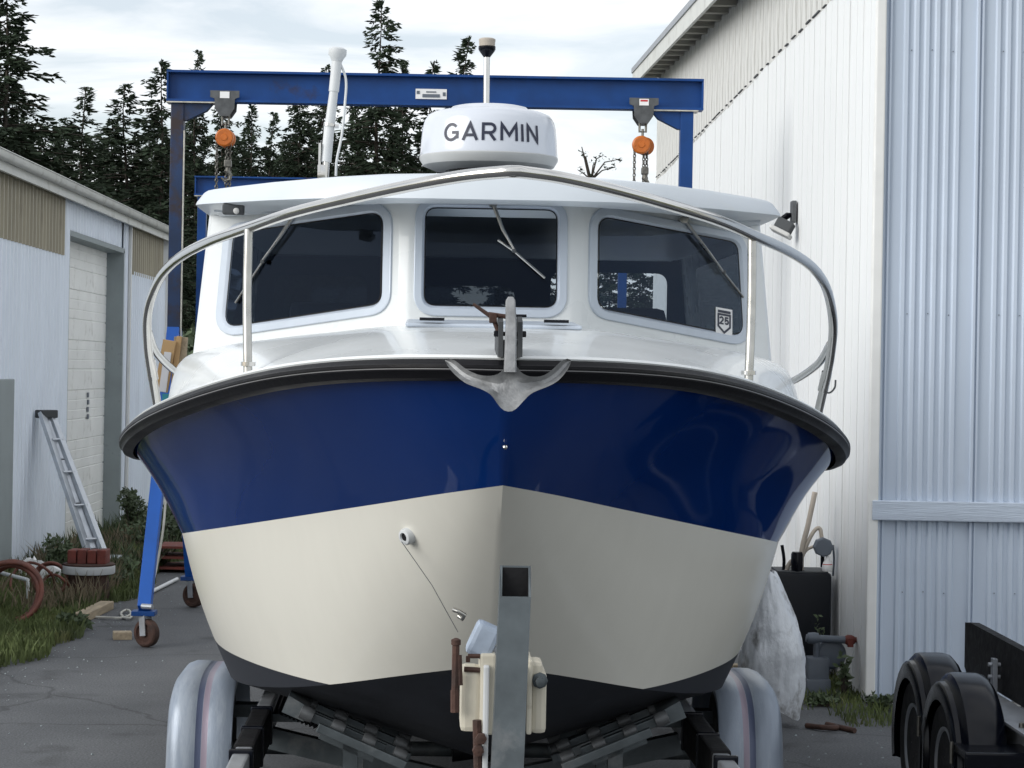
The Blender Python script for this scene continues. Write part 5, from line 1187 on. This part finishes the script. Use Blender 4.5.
# sparse snag right of the radar
p = W(590, 150, 66); t = thing('bare_tree', 'small sparse windblown treetop above the roof right of the radar', 'tree', (p.x, 66, -.008))
m = MB(); hz = p.z; m.tube([(0, 0, 0), (.1, 0, hz*.6), (0, 0, hz*.9), (-.25, 0, hz+.1)], [.16, .1, .05, .015], 6)
cm = MB(); rnd = random.Random(4)
for (bx_, bz) in ((.9, hz-.25), (.75, hz-.5), (-.25, hz-.1), (.2, hz-.35), (.4, hz-.15), (-.35, hz-.6), (.1, hz-.75)):
    m.tube([(.05, 0, hz-.9), (bx_*.5, 0, bz-.1), (bx_, 0, bz)], [.03, .02, .01], 5)
    for i in range(16):
        q = Vector((bx_*rnd.uniform(.55, 1.05)+rnd.uniform(-.1, .1), rnd.uniform(-.2, .2), bz+rnd.uniform(-.12, .1))); o = len(cm.v); w_ = rnd.uniform(.05, .12)
        cm.v += [tuple(q+Vector((rnd.uniform(-w_, w_), rnd.uniform(-w_, w_), rnd.uniform(-w_, w_)*.6))) for _ in range(3)]; cm.f.append((o, o+1, o+2)); cm.m.append(0)
obj('trunk', m, 'bark', t, 50); obj('crown', cm, 'canopy_needles', t, fix=False)

# leafy shrubs
def shrub(c, rx_, ry_, hz, n, seed, label, mat='broad_leaf', leaf=.042, grp='shrubs round the yard'):
    n = int(n*1.8); rnd = random.Random(seed); t = thing('shrub', label, 'shrub', (c[0], c[1], 0), 0, grp); cm = MB(); sm = MB()
    lobes = [(rnd.uniform(-.6, .6)*rx_, rnd.uniform(-.6, .6)*ry_, hz*rnd.uniform(.3, .85), rnd.uniform(.3, .55)) for _ in range(9)]
    for lx, ly, lz, lr in lobes: sm.tube([(lx*.3, ly*.3, 0), (lx*.7, ly*.7, lz*.5), (lx, ly, lz)], [.012, .009, .004], 5)
    for i in range(n):
        lx, ly, lz, lr = rnd.choice(lobes); v = Vector((rnd.gauss(0, 1), rnd.gauss(0, 1), rnd.gauss(0, 1))).normalized()*rnd.uniform(.3, 1)**.5
        p = Vector((lx+v.x*lr*rx_, ly+v.y*lr*ry_, max(.02, lz+v.z*lr*hz*.6))); d = Vector((rnd.gauss(0, 1), rnd.gauss(0, 1), rnd.gauss(.3, .8))).normalized(); s = d.orthogonal().normalized()
        l = leaf*rnd.uniform(.6, 1.4); o = len(cm.v); cm.v += [tuple(p), tuple(p+d*l*.5+s*l*.28), tuple(p+d*l), tuple(p+d*l*.5-s*l*.28)]; cm.f.append((o, o+1, o+2, o+3)); cm.m.append(0)
    obj('stems', sm, 'bark', t); obj('foliage', cm, mat, t, fix=False)
shrub(L(130, 540, 0)+Vector((0, .3, 0)), .16, .22, .5, 700, 1, 'dark green bush at the far corner of the workshop')
q = L(172, 556, 0); shrub(q, .45, .4, .45, 900, 2, 'dark bush behind the far gantry caster')
q = L(58, 582, 0); shrub(q, .13, .16, .36, 300, 4, 'dark green weed clump beside the leaning gangway')
q = L(88, 592, 0); shrub(q, .35, .2, .16, 700, 5, 'low leafy weed clump in front of the round spool')
q = L(74, 630, 0); shrub(q, .11, .1, .10, 260, 6, 'small leafy weed beside the wooden beam')
q = L(122, 580, 0); shrub(q, .16, .25, .2, 420, 7, 'tall dark weeds between the spool and the gantry leg')
q = W(820, 600, 12.75); shrub((2.05, 12.8), .05, .06, .40, 70, 8, 'green weed growing behind the gas meter', leaf=.03)
q = L(842, 690, 0); shrub((2.10, 12.3), .04, .05, .26, 60, 9, 'slender weed at the wall beside the gas meter', leaf=.04)
q = L(868, 718, 0); shrub((q.x+.12, 11.9), .10, .08, .08, 170, 10, 'low weeds at the corner of the warehouse', leaf=.03)
q = L(885, 712, 0); shrub((q.x+.12, 11.75), .10, .08, .15, 200, 12, 'taller weeds below the blue-grey wall beside the black fender', leaf=.03)
q = L(800, 700, 0); shrub((q.x+.1, 12.0), .12, .08, .06, 160, 13, 'low grass tuft at the foot of the gas meter', leaf=.03)
for k, (x, y, rx_, hz) in enumerate(((-4.6, 30, 1.6, 2.0), (-2.6, 31.5, 1.8, 2.4), (-.5, 33.5, 2.0, 2.0), (-6.5, 33, 2, 2.4))):
    shrub((x, y), rx_, 1.2, hz, 2600, 30+k, ['dark bush at the back end of the workshop', 'large dark bush beyond the second gantry column', 'dark bush hidden mostly behind the boat cabin', 'dark bush behind the workshop roof end'][k], leaf=.16)

def blades(name, n, area, hfn, mat, label, seed, wd=.006, keep=lambda x, y: True):
    rnd = random.Random(seed); mb = MB(); x0, x1, y0, y1 = area
    for i in range(n):
        x, y = rnd.uniform(x0, x1), rnd.uniform(y0, y1)
        if not keep(x, y): continue
        h = hfn(x, y)*rnd.uniform(.4, 1.2); a = rnd.uniform(0, 6.28); b = rnd.uniform(.1, .7)*h; w_ = wd*rnd.uniform(.6, 1.5)
        cx, sx_ = math.cos(a), math.sin(a); a2 = rnd.uniform(0, 6.28); dx, dy = math.cos(a2)*b, math.sin(a2)*b; o = len(mb.v)
        mb.v += [(x-cx*w_, y-sx_*w_, -.01), (x+cx*w_, y+sx_*w_, -.01), (x+dx*.4+cx*w_*.7, y+dy*.4+sx_*w_*.7, h*.6), (x+dx, y+dy, h), (x+dx*.4-cx*w_*.7, y+dy*.4-sx_*w_*.7, h*.6)]
        mb.f.append((o, o+1, o+2, o+3, o+4)); mb.m.append(0)
    return tag(obj(name, mb, mat, fix=False), label, 'grass', kind='stuff')
def clump(x, y): return .5+.5*math.sin(x*5.1+math.sin(y*3.3)*2)*math.sin(y*4.3+x)
edge = lambda y: -2.72+.10*math.sin(y*1.9)+.06*math.sin(y*5.3)
blades('grass', 26000, (-3.85, -2.5, 11.5, 22), lambda x, y: .05+.10*clump(x, y)+.04*min(1, max(0, edge(y)-x)), 'grass_mat', 'uneven green grass on the verge along the workshop', 1, .006, lambda x, y: x < edge(y)+.05)
blades('weeds', 7000, (-3.8, -2.75, 15.5, 22), lambda x, y: .12+.16*clump(x*1.7, y), 'dry_weed', 'dry brown weeds standing along the workshop wall', 2, .005, lambda x, y: clump(x*2, y*2) > .5)
blades('tall_grass', 3600, (-3.8, -2.7, 17.5, 26), lambda x, y: .14+.16*clump(x*1.3, y+3), 'broad_leaf', 'tall dark green weeds round the spool and the bushes', 3, .010, lambda x, y: clump(x*2+1, y*2) > .42)
blades('wall_grass', 1500, (1.75, 2.25, 11.3, 13.2), lambda x, y: .04+.04*clump(x*3, y*3), 'grass_mat', 'thin grass growing along the foot of the white wall', 4, .004, lambda x, y: x > 1.95 or clump(x*4, y*4) > .75)
blades('field_grass', 9000, (-9, 3, 27.5, 44), lambda x, y: .3+.3*clump(x, y), 'broad_leaf', 'rough grass of the field behind the yard', 5, .02)

rnd = random.Random(8); m = MB()
for i in range(420):
    x, y = (rnd.uniform(-2.8, -.9), rnd.uniform(9, 21)) if i < 340 else (rnd.uniform(1.2, 2.15), rnd.uniform(8, 13))
    if i < 260: x = -2.72+abs(rnd.gauss(0, .22))
    r_ = rnd.uniform(.003, .009); o = len(m.v); a = rnd.uniform(0, 6)
    m.v += [(x+r_*math.cos(a+k*2.09), y+r_*math.sin(a+k*2.09), .001) for k in range(3)]+[(x+r_*.2, y, .001+r_*rnd.uniform(.5, 1.1))]
    m.f += [(o, o+1, o+3), (o+1, o+2, o+3), (o+2, o, o+3)]; m.m += [0, 0, 0]
tag(obj('gravel', m, 'jamb_grey'), 'scattered grit and pebbles on the asphalt', 'gravel', kind='stuff')
